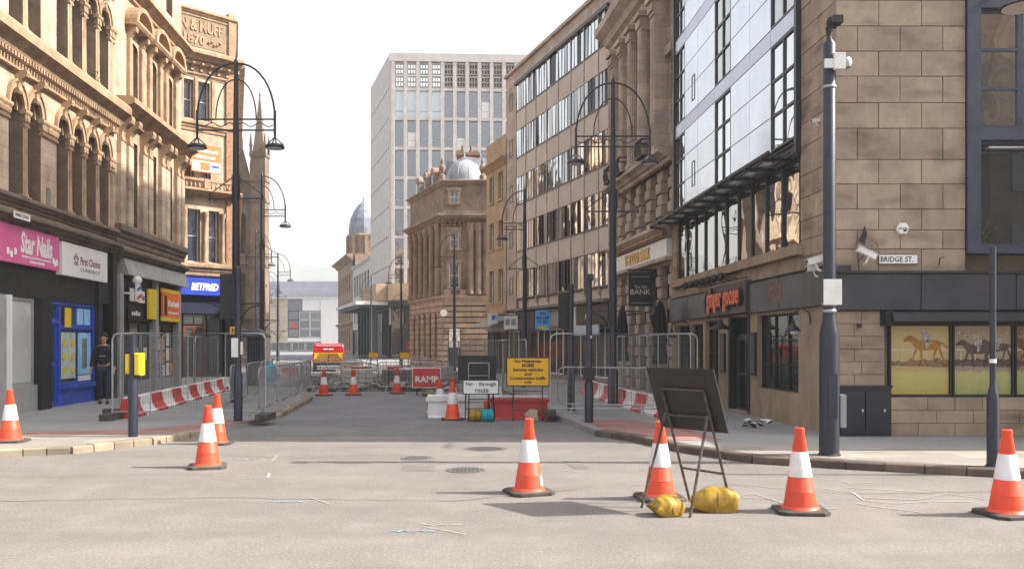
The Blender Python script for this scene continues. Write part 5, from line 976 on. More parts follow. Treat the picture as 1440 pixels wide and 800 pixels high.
def make_barrier(w=2.2, h=1.0):
    t = thing('crowd_barrier', 'x', 'barrier', group='low steel crowd barriers'); b = MB(); c = .14; r = .018
    b.tube([(c, 0, .2), (c * .3, 0, .2 + c * .3), (0, 0, .2 + c), (0, 0, h - c), (c * .3, 0, h - c * .3), (c, 0, h), (w - c, 0, h), (w - c * .3, 0, h - c * .3), (w, 0, h - c), (w, 0, .2 + c), (w - c * .3, 0, .2 + c * .3), (w - c, 0, .2), (c, 0, .2)], r, 8); b.obj('frame', galv, t)
    b = MB()
    for i in range(1, 19): b.tube([(i * w / 19, 0, .2), (i * w / 19, 0, h)], .006, 5)
    b.obj('bars', galv, t)
    for x in (.35, w - .35): MB().tube([(x, 0, .2), (x, -.28, .0)], .014, 5).obj('foot', galv, t); MB().tube([(x, 0, .2), (x, .28, .0)], .014, 5).obj('foot', galv, t)
    return t
ba = make_barrier(); ub = [0]
for i, lab in enumerate(('crowd barrier on the left kerb nearest the viewer', 'second crowd barrier along the left kerb', 'third crowd barrier along the left kerb', 'crowd barrier at the far end of the left kerb row')): y0 = 17.5 + i * 2.2; x0 = -5.2 - i * .25; line(ba, ub, lab, (x0, y0), (x0 - .25, y0 + 2.2))
for i, lab in enumerate(('crowd barrier in the inner left row, nearer one', 'crowd barrier in the inner left row, middle one', 'crowd barrier in the inner left row, farther one')): y0 = 20 + i * 2.25; line(ba, ub, lab, (-6.6 - i * .3, y0), (-6.9 - i * .3, y0 + 2.2))
line(ba, ub, 'rounded crowd barrier tilted behind the signal post on the right', (1.0, 18.7), (2.6, 18.2))
for lab, p, q in (('crowd barrier across the road below the red van', (-6.9, 28.2), (-4.7, 28.1)), ('crowd barrier across the road left of the RAMP sign', (-4.5, 28.4), (-2.9, 28.2)), ('crowd barrier further back behind the left road works', (-8.2, 34), (-6, 34.2)), ('crowd barrier further back in the middle of the road works', (-5.9, 34.5), (-3.7, 35.5)), ('crowd barrier further back at the right of the road works', (-3.6, 33.5), (-2.2, 31.5)),
                  ('crowd barrier beside the red van', (-8.6, 44), (-6.5, 45)), ('crowd barrier far behind the works by the tower canopy', (-6.3, 46), (-4.3, 44.5)), ('crowd barrier left of the red van', (-13.4, 40), (-11.5, 41.2)), ('crowd barrier at the left rear of the works', (-10.9, 36), (-9.2, 37.4))): line(ba, ub, lab, p, q, 0)
# ---- red and white plastic barriers
plred = mat('plastic_red', (.55, .035, .03), .45, .12, 4, rnd=.1, dirt=.25, dirtcol=(.2, .05, .04))
def make_block(m, w=.93):
    t = thing('plastic_barrier', 'x', 'barrier', group='red and white plastic barriers')
    b = MB(); b.yz([(-.02, .40), (-.05, .39), (-.055, .32), (-.075, .2), (-.14, .08), (-.2, .05), (-.2, 0), (.2, 0), (.2, .05), (.14, .08), (.075, .2), (.055, .32), (.05, .39), (.02, .40)], 0, w); b.obj('body', m, t)
    MB().lathe([(.04, 0), (.04, .38)], 10, (w + .01, 0, .01)).obj('hinge', m, t); MB().tube([(.02, 0, .405), (w - .02, 0, .405)], .022, 6).obj('rail', white_pl, t)
    for x in (.2, .7): MB().box(x, x + .08, -.21, -.19, .015, .045).obj('fork_slot', ink, t)
    return t
br = make_block(plred); bw = make_block(white_pl); ur = [0]; uw = [0]
ordn = ['nearest', 'second', 'third', 'fourth', 'fifth', 'sixth', 'seventh']
a = Vector((-7.85, 17.25)); e = Vector((-9.45, 28.2)); n = 12
for i in range(n):
    p = a + (e - a) * (i / n); q = a + (e - a) * ((i + 1) / n)
    line(br if i % 2 == 0 else bw, ur if i % 2 == 0 else uw, '%s %s block of the left barrier line' % (ordn[i // 2], 'red' if i % 2 == 0 else 'white'), p, q)
a = Vector((2.95, 15.9)); e = Vector((2.3, 26.6)); n = 12
for i in range(n):
    p = a + (e - a) * (i / n); q = a + (e - a) * ((i + 1) / n); p = p + Vector((.5 * (1 - i / n) ** 3, 0)); q = q + Vector((.5 * (1 - (i + 1) / n) ** 3, 0))
    line(br if i % 2 else bw, ur if i % 2 else uw, '%s %s block of the right barrier line by the pub' % (ordn[i // 2], 'red' if i % 2 else 'white'), p, q)
for i in range(6):
    y0 = 24 + i * 1.0; xx = -.35 - i * .21; line(br if i % 2 else bw, ur if i % 2 else uw, '%s %s block below the kerbside fence in the street' % (ordn[i // 2], 'red' if i % 2 else 'white'), (xx, y0), (xx - .21, y0 + 1), 0)
def big_block(label, x0, x1, y, m):
    t = thing('water_filled_barrier', label, 'barrier', (x0, y, 0), .02); w = x1 - x0
    b = MB(); b.yz([(-.12, .42), (-.14, .4), (-.16, .05), (-.2, .0), (.2, .0), (.16, .05), (.14, .4), (.12, .42)], 0, w); b.obj('body', m, t); slabpart('lip', white_pl if m is white_pl else plred, -.05, w + .05, -.2, .2, .36, .43, t)
    MB().tube([(-.02, -.05, .47), (w, -.05, .47)], .035, 8).obj('rail', white_pl, t); MB().lathe([(.04, 0), (.04, .05)], 8).obj('bung', white_pl, t, (-.03, -.1, .12), (0, R(90), 0)); return t
big_block('white water-filled barrier low in the road behind the signs', -1.83, -.62, 18.75, white_pl); big_block('long red water-filled barrier behind the yellow sign', -.45, .76, 18.4, plred)
# ---- temporary road signs
def frame_sign(name, label, xc, y, w, z0, z1, face, leg, rz=0.0, back=False, tilt=.12, leg_m=None):
    t = thing(name, label, 'road sign', (xc, y, 0), rz); lm = leg_m or ink; k = tilt
    fy = lambda z: -k * 0 + k * (z - z0) * .6
    b = MB(); b.box(-w / 2, w / 2, -.01, .01, z0, z1); b.obj('board', signback if back else face[1], t)
    if not back:
        bd = slabpart('face', face[0], -w / 2 + .022, w / 2 - .022, -.0145, -.0105, z0 + .022, z1 - .022, t)
    for s in (-1, 1):
        MB().tube([(s * leg, .02, z1 - .1), (s * leg, .02, z0 - .02), (s * leg * 1.05, -.05, 0)], .013, 6).obj('leg', lm, t); MB().tube([(s * leg, .03, z0 + .2), (s * leg * 1.1, .5, 0)], .013, 6).obj('leg', lm, t)
    for z in (z0 - .1, .22): MB().tube([(-leg, .0, z), (leg, .0, z)], .011, 6).obj('cross_bar', lm, t)
    return t
ysign = mat('sign_amber', (.80, .42, .01), .4, .05, 3)
t = frame_sign('works_sign', 'yellow works sign about pedestrian access on a frame before the red barrier', .335, 17.9, .91, .72, 1.33, (ysign, ink), .3, leg_m=steel_r)
for i, (s, w_) in enumerate((('No Pedestrian', .56), ('access', .26), ('Service vehicles', .63), ('and', .14), ('Construction traffic', .76), ('only', .16))): z = 1.235 - i * .089; text('lettering', s, ink, t, -w_ / 2, w_ / 2, z - .022, z + .05, -.0195, bold=.025)
t = frame_sign('white_route_sign', 'small white No through route sign leaning before the white barrier', -.645, 17.7, .76, .56, .87, (white_s, ink), .25)
text('lettering', 'No    through', ink, t, -.31, .31, .715, .825, -.0195, bold=.012); text('lettering', 'route', ink, t, -.12, .16, .6, .69, -.0195, bold=.012)
t = frame_sign('black_backed_sign', 'black back of a road sign behind the No through route sign', -.75, 18.3, .82, .83, 1.36, (ink, ink), .24, back=True)
for x in (-.18, .26): MB().tube([(x, -.02, .6), (x, -.02, 1.2)], .012, 6).obj('rail', galv, t)
for z in (1.2, .93): MB().tube([(-.18, -.02, z), (.26, -.02, z)], .012, 6).obj('rail', galv, t)
t = frame_sign('ramp_sign', 'red RAMP sign with white letters tilted on a low frame', -2.65, 26.5, .9, .25, .87, (mat('sign_ramp_red', (.6, .05, .05), .4, .15, 3), white_s), .3)
text('lettering', 'RAMP', white_s, t, -.35, .36, .42, .62, -.0195, bold=.03); 
for lab, x, y in (('distant yellow works sign left of the tower canopy columns', -7.3, 45, ), ('distant yellow works sign below the domed building', -5.65, 45)):
    frame_sign('distant_works_sign', lab, x, y, .55, .85, 1.2, (ysign, ink), .18)
sandbag('sandbag', 'bleached plank-coloured sandbag under the yellow works sign', (.4, 17.75, 0), .1, (.45, .5, 1.1), mat('sandbag_pale', (.4, .33, .26), .8, .25, 8), seed=3, grp='sandbags on the works signs')
def roll(label, loc, m, seed):
    t = thing('sandbag', label, 'sandbag', loc, .1, 'sandbags on the works signs'); b = MB(); rg = random.Random(seed)
    b.lathe([(.06, 0), (.12, .015), (.135, .06), (.13, .2), (.12, .25), (.05, .265)], 14); b.obj('sack', m, t, (0, 0, .125), (0, R(90), 0), smooth=True); MB().lathe([(.12, 0), (.14, .01), (.12, .02)], 14).obj('tie', ink, t, (.12, 0, .125), (0, R(90), 0)); return t
roll('plump yellow sandbag at the foot of the No through route sign', (-.9, 17.75, 0), sack, 1); roll('teal sandbag beside the yellow one at the foot of the route sign', (-.64, 17.7, 0), mat('sandbag_teal', (.01, .30, .38), .6, .15, 6), 2)
sandbag('sandbag', 'brown dusty sandbag at the foot of the RAMP sign', (-2.6, 26.6, 0), .3, (.7, .8, .8), mat('sandbag_brown', (.25, .2, .13), .9, .3, 8), seed=8, grp='sandbags on the works signs')
# ---- shop letting board, pub signs, wall fixtures
t = thing('letting_board', 'blue Shop To Let board fixed above the shops of the office block', 'sign', (1.35, 37.5, 0), math.atan2(-11.54, 4.04) + .9)
slabpart('board', mat('board_blue', (.08, .34, .75), .45, .06, 3), -.33, .33, -.02, .02, 2.2, 3.1, t); text('lettering', 'Shop', ink, t, -.14, .14, 2.88, 3.02, -.026, bold=.02); text('lettering', 'TO LET', ink, t, -.28, .28, 2.52, 2.82, -.026, bold=.03); slabpart('yellow_strip', yellow_s, -.2, .2, -.026, -.02, 2.24, 2.4, t); slabpart('post', ink, .3, .36, .0, .3, 2.4, 2.46, t)
for lab, x, y, w_, z0, z1, m in (('pale projecting shop sign with blue mark left of the office block', -.95, 42.0, .5, 2.6, 3.1, white_pl), ('narrow pale blue projecting sign at the office block corner', -.55, 41.5, .55, 2.75, 2.95, mat('sign_pale_blue', (.4, .47, .58), .5, .1, 3)), ('white projecting sign with dark squares on the office block', -.05, 40.5, .65, 2.3, 2.95, white_pl)):
    t = thing('projecting_sign', lab, 'sign', (x, y, 0)); slabpart('panel', m, -w_ / 2, w_ / 2, -.04, .04, z0, z1, t); slabpart('bracket', ink, w_ / 2, w_ / 2 + .9, -.02, .02, z1 - .1, z1 - .05, t)
    if 'blue mark' in lab: slabpart('blue_mark', blue_p, -.05, .22, -.046, -.04, z0 + .2, z0 + .42, t)
    if 'squares' in lab:
        for k in range(2): slabpart('printed_square', MATS['sign_grey'], -.26 + k * .27, -.05 + k * .27, -.046, -.04, z0 + .2, z0 + .5, t)
t = thing('hanging_pub_sign', 'black hanging pub sign lettered The Old Bank beside the lamp post', 'sign', (4.06, 27, 0)); slabpart('board', ink, -.37, .37, -.04, .04, 2.8, 3.83, t); slabpart('moulding', mat('sign_frame_black', (.04, .04, .045), .4, .2, 4), -.4, .4, -.05, .05, 3.83, 3.89, t); b = MB(); b.tube([(-.4, 0, 3.95), (.5, 0, 3.95)], .025, 6); b.tube([(-.2, 0, 3.95), (-.2, 0, 3.86)], .015, 5); b.tube([(.2, 0, 3.95), (.2, 0, 3.86)], .015, 5); b.obj('hanger', ink, t)
cream_l = mat('letter_cream', (.55, .5, .42), .5, .1, 3); text('lettering', 'The Old', cream_l, t, -.2, .2, 3.37, 3.46, -.045); text('lettering', 'BANK', cream_l, t, -.32, .32, 3.17, 3.34, -.045, bold=.01)
for x0, x1, z in ((-.3, .3, 3.72), (-.3, .3, 2.9)): slabpart('painted_line', cream_l, x0, x1, -.044, -.04, z, z + .012, t)
def parasol(label, x, y, h):
    t = thing('folded_parasol', label, 'parasol', (x, y, .1), 0, 'folded parasols by the bank'); MB().tube([(0, 0, .1), (0, 0, h)], .025, 8).obj('pole', galv, t); b = MB(); prof = [(.02, h), (.1, h - .15), (.16, h - .6), (.19, h - 1.1), (.15, h - 1.4), (.22, h - 1.75), (.2, h - 1.8)]
    n = 16
    for i in range(n):
        a = 2 * math.pi * i / n
        for r, z in prof: rr = r * (1.12 if i % 2 else .82); b.v.append((rr * math.cos(a), rr * math.sin(a), z))
    k = len(prof)
    for i in range(n):
        for q in range(k - 1): j = (i + 1) % n; b.f.append((i * k + q + 1, j * k + q + 1, j * k + q, i * k + q)); b.mi.append(0)
    b.obj('canopy', mat('parasol_black', (.014, .014, .017), .85, .3, 6), t); MB().box(-.25, .25, -.25, .25, 0, .1).obj('base', conc_d, t)
parasol('folded black parasol before the bank, nearer the pub', 4.2, 24.2, 2.75); parasol('folded black parasol before the bank, behind the lamp post', 3.62, 28, 2.75)
def gooselamp(label, x, y, z, dx, dy=0.0, s=1.0):
    t = thing('wall_lamp', label, 'lamp', (x, y, z), 0, 'swan-neck lamps on the pub wall'); t.scale = (s,) * 3; b = MB(); pts = [(0, 0, 0), (0, 0, .12)] + [(dx * (1 - math.cos(a)) * .5, dy * (1 - math.cos(a)) * .5, .12 + .14 * math.sin(a)) for a in [i * math.pi / 8 for i in range(1, 9)]]
    b.tube(pts, .012, 6); b.tube([(dx, dy, .12), (dx, dy, .05)], .012, 6); b.obj('arm', ink, t); b = MB(); b.lathe([(.03, .06), (.035, 0), (.13, -.1), (.14, -.12), (.12, -.12)], 14, (dx, dy, 0)); b.obj('shade', ink, t); MB().lathe([(.001, -.06), (.05, -.03), (.05, .02), (.001, .04)], 10, (dx, dy, -.13)).obj('bulb', white_pl, t, smooth=True)
R1x = lambda Y: 6.114 - .0583 * Y
gooselamp('swan-neck lamp on the pub wall nearest the corner', R1x(14.9) - .04, 14.9, 1.95, -.3); gooselamp('swan-neck lamp left of the tall pub windows', R1x(24.3) - .03, 24.3, 1.92, -.35, 0, 1.2); gooselamp('swan-neck lamp between the two dark pub windows', R1x(22.85) - .03, 22.85, 1.92, -.4, 0, 1.2)
t = thing('entrance_lamp', 'broad black pendant lamp above the pub door', 'lamp', (R1x(18.9) - .4, 18.9, 1.95)); MB().tube([(.4, 0, .25), (0, 0, .25), (0, 0, .1)], .014, 6).obj('arm', ink, t); MB().lathe([(.03, .2), (.08, .1), (.25, 0), (.26, -.02), (.2, -.02)], 16).obj('shade', ink, t)
t = thing('bank_lantern', 'black lantern on the bank wall beside the parasol', 'lamp', (4.3, 25.6, 2.1)); b = MB(); b.lathe([(.08, 0), (.17, .35), (.2, .37), (.05, .52), (.03, .6)], 6); b.obj('cage', ink, t); MB().tube([(0, 0, .6), (0, 0, .75), (.3, 0, .75)], .02, 6).obj('arm', ink, t)
def bullet(label, loc, rz, tilt, s=1.0):
    t = thing('security_camera', label, 'camera', loc, rz, 'security cameras at the pub corner'); t.scale = (s,) * 3; b = MB(); b.box(-.2, .12, -.045, .045, -.04, .05, .01); b.obj('housing', white_pl, t, rot=(0, tilt, 0)); MB().box(-.215, .14, -.05, .05, .05, .06).obj('sunshield', white_pl, t, rot=(0, tilt, 0)); MB().tube([(0, 0, -.04), (-.04, .02, -.14), (-.04, .12, -.16)], .018, 6).obj('bracket', white_pl, t); MB().lathe([(.035, 0), (.03, .01)], 10).obj('lens', ink, t, (.124, 0, 0), (0, R(90) + tilt, 0))
bullet('white bullet camera on the stone wall left of the street name plate', (5.30 + .46, 13.78, 3.05), 0, .45); bullet('white bullet camera on the pub side just left of the column', (5.08, 14.3, 3.0), math.pi, .3, 1.1); bullet('pair camera lower on the pub side, left of the column', (5.1, 14.45, 2.88), math.pi, .1, .9)
bullet('tiny white camera high on the stone corner', (5.2, 14.6, 5.42), math.pi, .1, .6)
t = thing('alarm_box', 'white hexagonal alarm box on the stone wall above the name plate', 'alarm', (5.30 + 1.06, 13.93, 3.48)); b = MB(); b.lathe([(.105, 0), (.105, .05), (.09, .065)], 6); b.obj('case', white_pl, t, rot=(R(90), 0, 0)); slabpart('printed_band', MATS['sign_grey'], -.08, .08, -.07, -.066, -.015, .015, t); slabpart('printed_mark', ink, 0, .05, -.07, -.066, -.05, -.02, t)
t = thing('street_name_plate', 'white Bridge St name plate on the stone wall', 'sign', (5.30 + 1.0, 13.93, 2.985)); slabpart('rim', ink, -.32, .32, -.012, .0, -.08, .08, t); slabpart('plate', white_s, -.31, .31, -.018, -.012, -.07, .07, t); text('lettering', 'BRIDGE ST.', ink, t, -.29, .24, -.045, .045, -.022, bold=.01)
t = thing('cable_run', 'black cables and bracket stub on the stone wall beside the bullet camera', 'cable', (5.30, 13.93, 0)); b = MB(); b.tube([(.36, -.02, 2.79), (.34, -.02, 3.0), (.32, -.02, 3.3), (.36, -.06, 3.32)], .008, 5); b.tube([(.34, -.02, 2.95), (.4, -.05, 3.02), (.46, -.1, 3.05)], .008, 5); b.tube([(.57, -.02, 3.22), (.55, -.06, 3.15), (.6, -.08, 3.12), (.66, -.05, 3.2), (.62, -.02, 3.26)], .007, 5); b.tube([(1.66, -.02, 2.88), (1.67, -.03, 3.0), (1.74, -.03, 3.02)], .01, 5); b.obj('cable', ink, t); b = MB(); b.xz([(.36, 3.28), (.44, 3.22), (.48, 3.4), (.44, 3.52), (.41, 3.4)], -.05, -.02); b.obj('bracket_stub', ink, t)
t = thing('dome_sensor', 'small black sensor on the lower stone wall beside the column', 'sensor', (5.30 + .36, 13.93, 1.9)); MB().box(-.03, .03, -.07, 0, -.03, .03, .01).obj('case', ink, t); MB().lathe([(.02, 0), (.015, .01)], 8).obj('lens', g_dark, t, (0, -.071, 0), (R(90), 0, 0))
t = thing('overhead_lamp', 'dish street lamp at the top right corner of the frame', 'lamp', (7.75, 13.0, 6.72)); MB().lathe([(.08, .12), (.2, .08), (.3, .02), (.3, 0), (.27, .0)], 18).obj('dish', ink, t, smooth=True); MB().lathe([(.26, -.012), (.26, .0)], 18).obj('diffuser', mat('diffuser_warm', (.6, .5, .42), .4, .05, 3), t); MB().tube([(0, 0, .12), (0, 0, .5), (0, .9, .5)], .025, 6).obj('arm', ink, t)
def leafy(name, label, loc, n, r, h, m, seed, lw=.05):
    t = thing(name, label, 'plant', loc); rg = random.Random(seed); b = MB(); st = MB()
    for k in range(n):
        a = rg.uniform(0, 6.28); rr = rg.uniform(.1, 1) * r; z = rg.uniform(.15, 1) * h; p = Vector((math.cos(a) * rr, math.sin(a) * rr * .3, z)); d = Vector((math.cos(a), math.sin(a) * .4, rg.uniform(-.3, .9))).normalized(); s_ = d.cross(Vector((0, 0, 1))).normalized() * lw * .4; L_ = lw * rg.uniform(.8, 1.6)
        b.add([p, p + d * L_ * .5 + s_, p + d * L_, p + d * L_ * .5 - s_], [(0, 1, 2, 3)])
        if k % 4 == 0: st.tube([(0, 0, 0), tuple(p)], .004, 4)
    b.obj('leaves', m, t); st.obj('stems', mat('stem_brown', (.08, .06, .03), .8, .2, 5), t)
leafm = mat('leaf_green', (.07, .13, .035), .6, .3, 8, rnd=.1)
leafy('window_plant', 'leafy green plant behind the lower first floor window of the corner pub', (5.30 + 2.52, 14.13, 3.24), 90, .22, .42, leafm, 3, .07)
leafy('ledge_weed', 'tuft of weeds growing on the cornice of the arcaded building', (X1(21.9) + .3, 21.9, 8.26), 50, .16, .35, leafm, 6, .06)
# ---- litter on the pavement
t = thing('litter_heap', 'crumpled black and white litter bag on the pavement by the pub door', 'litter', (4.45, 15.4, .1), .2)
rg = random.Random(4)
for m, k, off in ((ink, 14, 0), (white_pl, 9, .02)):
    b = MB()
    for i in range(k):
        c = Vector((rg.uniform(-.2, .22), rg.uniform(-.1, .1), rg.uniform(.0, .08) + off)); pts = [c + Vector((rg.uniform(-.09, .09), rg.uniform(-.07, .07), rg.uniform(0, .08))) for _ in range(4)]; b.add(pts, [(0, 1, 2), (0, 2, 3), (0, 3, 1), (1, 3, 2)])
    b.obj('crumpled_sheet', m, t)
# ---- red works van
van_r = mat('van_red', (.58, .018, .02), .3, .1, 2); chev_y = mat('chevron_yellow', (.78, .55, .03), .45, .1, 4); chev_r = mat('chevron_dark', (.16, .02, .015), .45, .2, 4)
V = thing('works_van', 'red van seen from behind with yellow chevrons beyond the road works', 'van', (-10.75, 50, 0), math.atan2(1, -.22) - math.pi / 2)
b = MB(); sec = [(0, .88, .45, 1.52, .86), (.05, .9, .4, 1.62, .88), (2.2, .9, .38, 1.66, .88), (2.75, .9, .38, 1.62, .86), (3.3, .9, .38, 1.1, .9), (4.1, .86, .4, .98, .86), (4.25, .8, .45, .8, .8)]
ring = lambda s: [(-s[1], s[0], s[2]), (s[1], s[0], s[2]), (s[1] * 1.0, s[0], (s[2] + s[3]) / 2), (s[4] * .98, s[0], s[3] - .1), (s[4] * .9, s[0], s[3]), (-s[4] * .9, s[0], s[3]), (-s[4] * .98, s[0], s[3] - .1), (-s[1], s[0], (s[2] + s[3]) / 2)]
for s in sec: b.v += ring(s)
for i in range(len(sec) - 1):
    for j in range(8): b.f.append((i * 8 + j, i * 8 + (j + 1) % 8, i * 8 + 8 + (j + 1) % 8, i * 8 + 8 + j)); b.mi.append(0)
b.f += [tuple(reversed(range(8)))[::-1], tuple(reversed(range(len(sec) * 8 - 8, len(sec) * 8)))]; b.mi += [0, 0]; b.obj('body', van_r, V)
for s in (-1, 1):
    b = MB()
    for k in range(6):
        x0 = .0 + k * .17
        pts = [(s * x0, .62 + .0), (s * (x0 + .1), .62), (s * (x0 + .1 - .45), 1.07), (s * (x0 - .45), 1.07)]; pts = [(min(max(x, -.82 if s < 0 else 0), .82 if s > 0 else 0), z) for x, z in pts]; z_top = 1.07
        q = [(s * min(.82, max(0, s * x)), z) for x, z in pts]
        if s < 0: q = list(reversed(q))
        b.xz(q, -.012, -.006)
    b.obj('chevron_stripes', chev_r, V)
slabpart('chevron_panel', chev_y, -.83, .83, -.006, .03, .6, 1.1, V); slabpart('bumper', ink, -.88, .88, -.06, .05, .36, .56, V); slabpart('door_split', ink, -.008, .008, -.016, .0, .6, 1.5, V); slabpart('logo', white_s, -.3, .28, -.012, -.004, 1.28, 1.36, V); slabpart('roof_marker', white_s, -.7, .7, -.02, .05, 1.5, 1.54, V)
for s in (-1, 1): slabpart('tail_light', red_s, s * .86 - .05, s * .86 + .05, -.03, .04, .62, 1.05, V); b = MB(); b.box(s * .885, s * .905, 2.3, 3.1, 1.08, 1.5); b.obj('side_window', g_dark, V); slabpart('side_stripe', chev_y, s * .9 - .012, s * .9 + .012, .3, 2.2, .7, .8, V)
for s in (-1, 1):
    for y in (.75, 3.35): wh = MB(); wh.lathe([(.2, -.09), (.3, -.09), (.32, -.04), (.32, .04), (.3, .09), (.2, .09)], 18); wh = wh.obj('wheel', rubber, V, (s * .8, y, .32), (0, R(90), 0)); MB().lathe([(.19, -.092), (.19, .092)], 14).obj('rim', galv, wh)
# ---- person in the doorway
def skin_mesh(name, pts, edges, mt, parent, sub=2):
    me = bpy.data.meshes.new(name); me.from_pydata([p[:3] for p in pts], edges, []); o = bpy.data.objects.new(name, me); COL.objects.link(o)
    md = o.modifiers.new('s', 'SKIN'); md.use_smooth_shade = True
    for i, p in enumerate(pts): me.skin_vertices[0].data[i].radius = (p[3], p[4] if len(p) > 4 else p[3])
    me.skin_vertices[0].data[0].use_root = True
    o.modifiers.new('d', 'SUBSURF').render_levels = sub; o.modifiers['d'].levels = sub
    dg = bpy.context.evaluated_depsgraph_get(); m2 = bpy.data.meshes.new_from_object(o.evaluated_get(dg)); bpy.data.objects.remove(o); m2.materials.clear(); m2.materials.append(mt)
    m2.polygons.foreach_set('use_smooth', [True] * len(m2.polygons)); m2.name = name
    return mk(name, m2, parent)
H_ = thing('person', 'person in dark jacket and navy trousers standing by the blue shopfront', 'person', (-10.33, 21.6, .1), .25)
skinm = mat('skin', (.42, .25, .18), .6, .08, 6); jack = mat('jacket_dark', (.022, .024, .03), .85, .3, 6); trous = mat('trousers_navy', (.028, .034, .055), .85, .25, 6); hairm = mat('hair_dark', (.02, .016, .014), .8, .3, 9)
J = [(0, 0, .93, .12, .095), (0, .01, 1.12, .13, .09), (0, .0, 1.3, .15, .1), (0, .0, 1.43, .1, .08), (0, -.01, 1.5, .05, .05), (0, -.02, 1.56, .062, .07), (0, -.025, 1.66, .078, .092), (0, -.015, 1.74, .05, .06),
     (.17, 0, 1.41, .06), (.24, .01, 1.15, .047), (.26, -.06, .92, .036), (.262, -.09, .86, .03), (.26, -.1, .80, .035, .02), (-.17, 0, 1.41, .06), (-.25, .02, 1.15, .047), (-.29, -.02, .92, .036), (-.295, -.04, .86, .03), (-.295, -.05, .80, .035, .02),
     (.09, 0, .88, .085), (.1, -.06, .5, .06), (.09, .0, .1, .04), (.095, -.03, .04, .04), (.1, -.15, .03, .035, .025), (-.09, 0, .88, .085), (-.09, .02, .5, .06), (-.09, .09, .1, .04), (-.09, .08, .04, .04), (-.1, -.05, .03, .035, .025)]
E_ = [(0, 1), (1, 2), (2, 3), (3, 4), (4, 5), (5, 6), (6, 7), (3, 8), (8, 9), (9, 10), (10, 11), (11, 12), (3, 13), (13, 14), (14, 15), (15, 16), (16, 17), (0, 18), (18, 19), (19, 20), (20, 21), (21, 22), (0, 23), (23, 24), (24, 25), (25, 26), (26, 27)]
pts = list(J)
# five fingers on each hand, rooted in the palm
for hi, s in ((12, 1), (17, -1)):
    hx, hy, hz = J[hi][:3]
    for q in range(4): i = len(pts); pts += [(hx, hy - .03 + q * .02, hz - .045, .009), (hx - s * .012, hy - .032 + q * .021, hz - .085 + .004 * abs(q - 1), .008)]; E_ += [(hi, i), (i, i + 1)]
    i = len(pts); pts += [(hx - s * .02, hy - .04, hz - .005, .010), (hx - s * .03, hy - .06, hz - .035, .009)]; E_ += [(hi, i), (i, i + 1)]
body = skin_mesh('body', pts, E_, skinm, H_)
g = .017
jk = [(x, y, z, r[0] + g, (r[1] if len(r) > 1 else r[0]) + g) for x, y, z, *r in [J[0], J[1], J[2], J[3], J[8], J[9], J[10], J[13], J[14], J[15]]]; jk[0] = (0, 0, .9, .155, .125); jk.append((0, -.005, 1.46, .075, .07))
skin_mesh('jacket', jk, [(0, 1), (1, 2), (2, 3), (3, 4), (4, 5), (5, 6), (3, 7), (7, 8), (8, 9), (3, 10)], jack, H_)
tr = [(x, y, z, r[0] + .016, (r[1] if len(r) > 1 else r[0]) + .016) for x, y, z, *r in [J[0], J[18], J[19], J[20], J[23], J[24], J[25]]]; skin_mesh('trousers', tr, [(0, 1), (1, 2), (2, 3), (0, 4), (4, 5), (5, 6)], trous, H_)
for i, j in ((21, 22), (26, 27)): q = [J[i], J[j]]; skin_mesh('shoe', [(x, y, z, r[0] + .012, (r[1] if len(r) > 1 else r[0]) + .012) for x, y, z, *r in q], [(0, 1)], ink, H_)
b = MB(); b.lathe([(.001, .1), (.05, .085), (.085, .04), (.095, -.01), (.09, -.04), (.07, -.03)], 14, (0, 0, 0)); b.obj('hair', hairm, H_, (0, .005, 1.725), smooth=True); 
MB().lathe([(.001, -.02), (.015, 0), (.001, .03)], 8).obj('nose', skinm, H_, (0, -.125, 1.64)); slabpart('jacket_stripe', white_pl, -.08, .06, -.14, -.128, 1.2, 1.21, H_)
for s in (-1, 1): MB().lathe([(.001, -.012), (.012, 0), (.001, .012)], 8).obj('eye', ink, H_, (s * .032, -.112, 1.67)); MB().lathe([(.001, -.03), (.016, 0), (.001, .03)], 8).obj('ear', skinm, H_, (s * .085, -.015, 1.65))
slabpart('mouth', mat('lips', (.2, .08, .07), .6, .05, 3), -.025, .025, -.114, -.108, 1.598, 1.606, H_)
# ================================================================ road details
iron = mat('cast_iron', (.095, .09, .085), .6, .3, 20, .2, 60, dirt=.3, dirtcol=(.13, .12, .11)); chalk_b = mat('spray_blue', (.20, .30, .40), .9, .35, 25); chalk_w = mat('spray_white', (.36, .34, .31), .9, .3, 20); patch = mat('asphalt_patch', (.15, .14, .13), .9, .15, 2, .3, 200, speck=.3)
def manhole(label, x, y, r, square=False):
    t = thing('manhole_cover', label, 'manhole cover', (x, y, .003)); b = MB()
    if square: b.box(-r * 1.3, r * 1.3, -r, r, -.02, .003); 
    else: b.lathe([(r, -.02), (r, .003), (r * .9, .005)], 28)
    b.obj('frame', iron, t); b = MB()
    for i in range(-4, 5):
        for j in range(-4, 5):
            if i * i + j * j < 15: b.box(i * r * .2 - r * .06, i * r * .2 + r * .06, j * r * .2 - r * .06, j * r * .2 + r * .06, .0, .008)
    b.obj('tread_studs', iron, t)
manhole('round iron manhole cover in the road behind the middle cone', -.59, 10.85, .25); manhole('wider dark iron manhole cover near the left road edge of the ramp', -1.35, 12.0, .22)
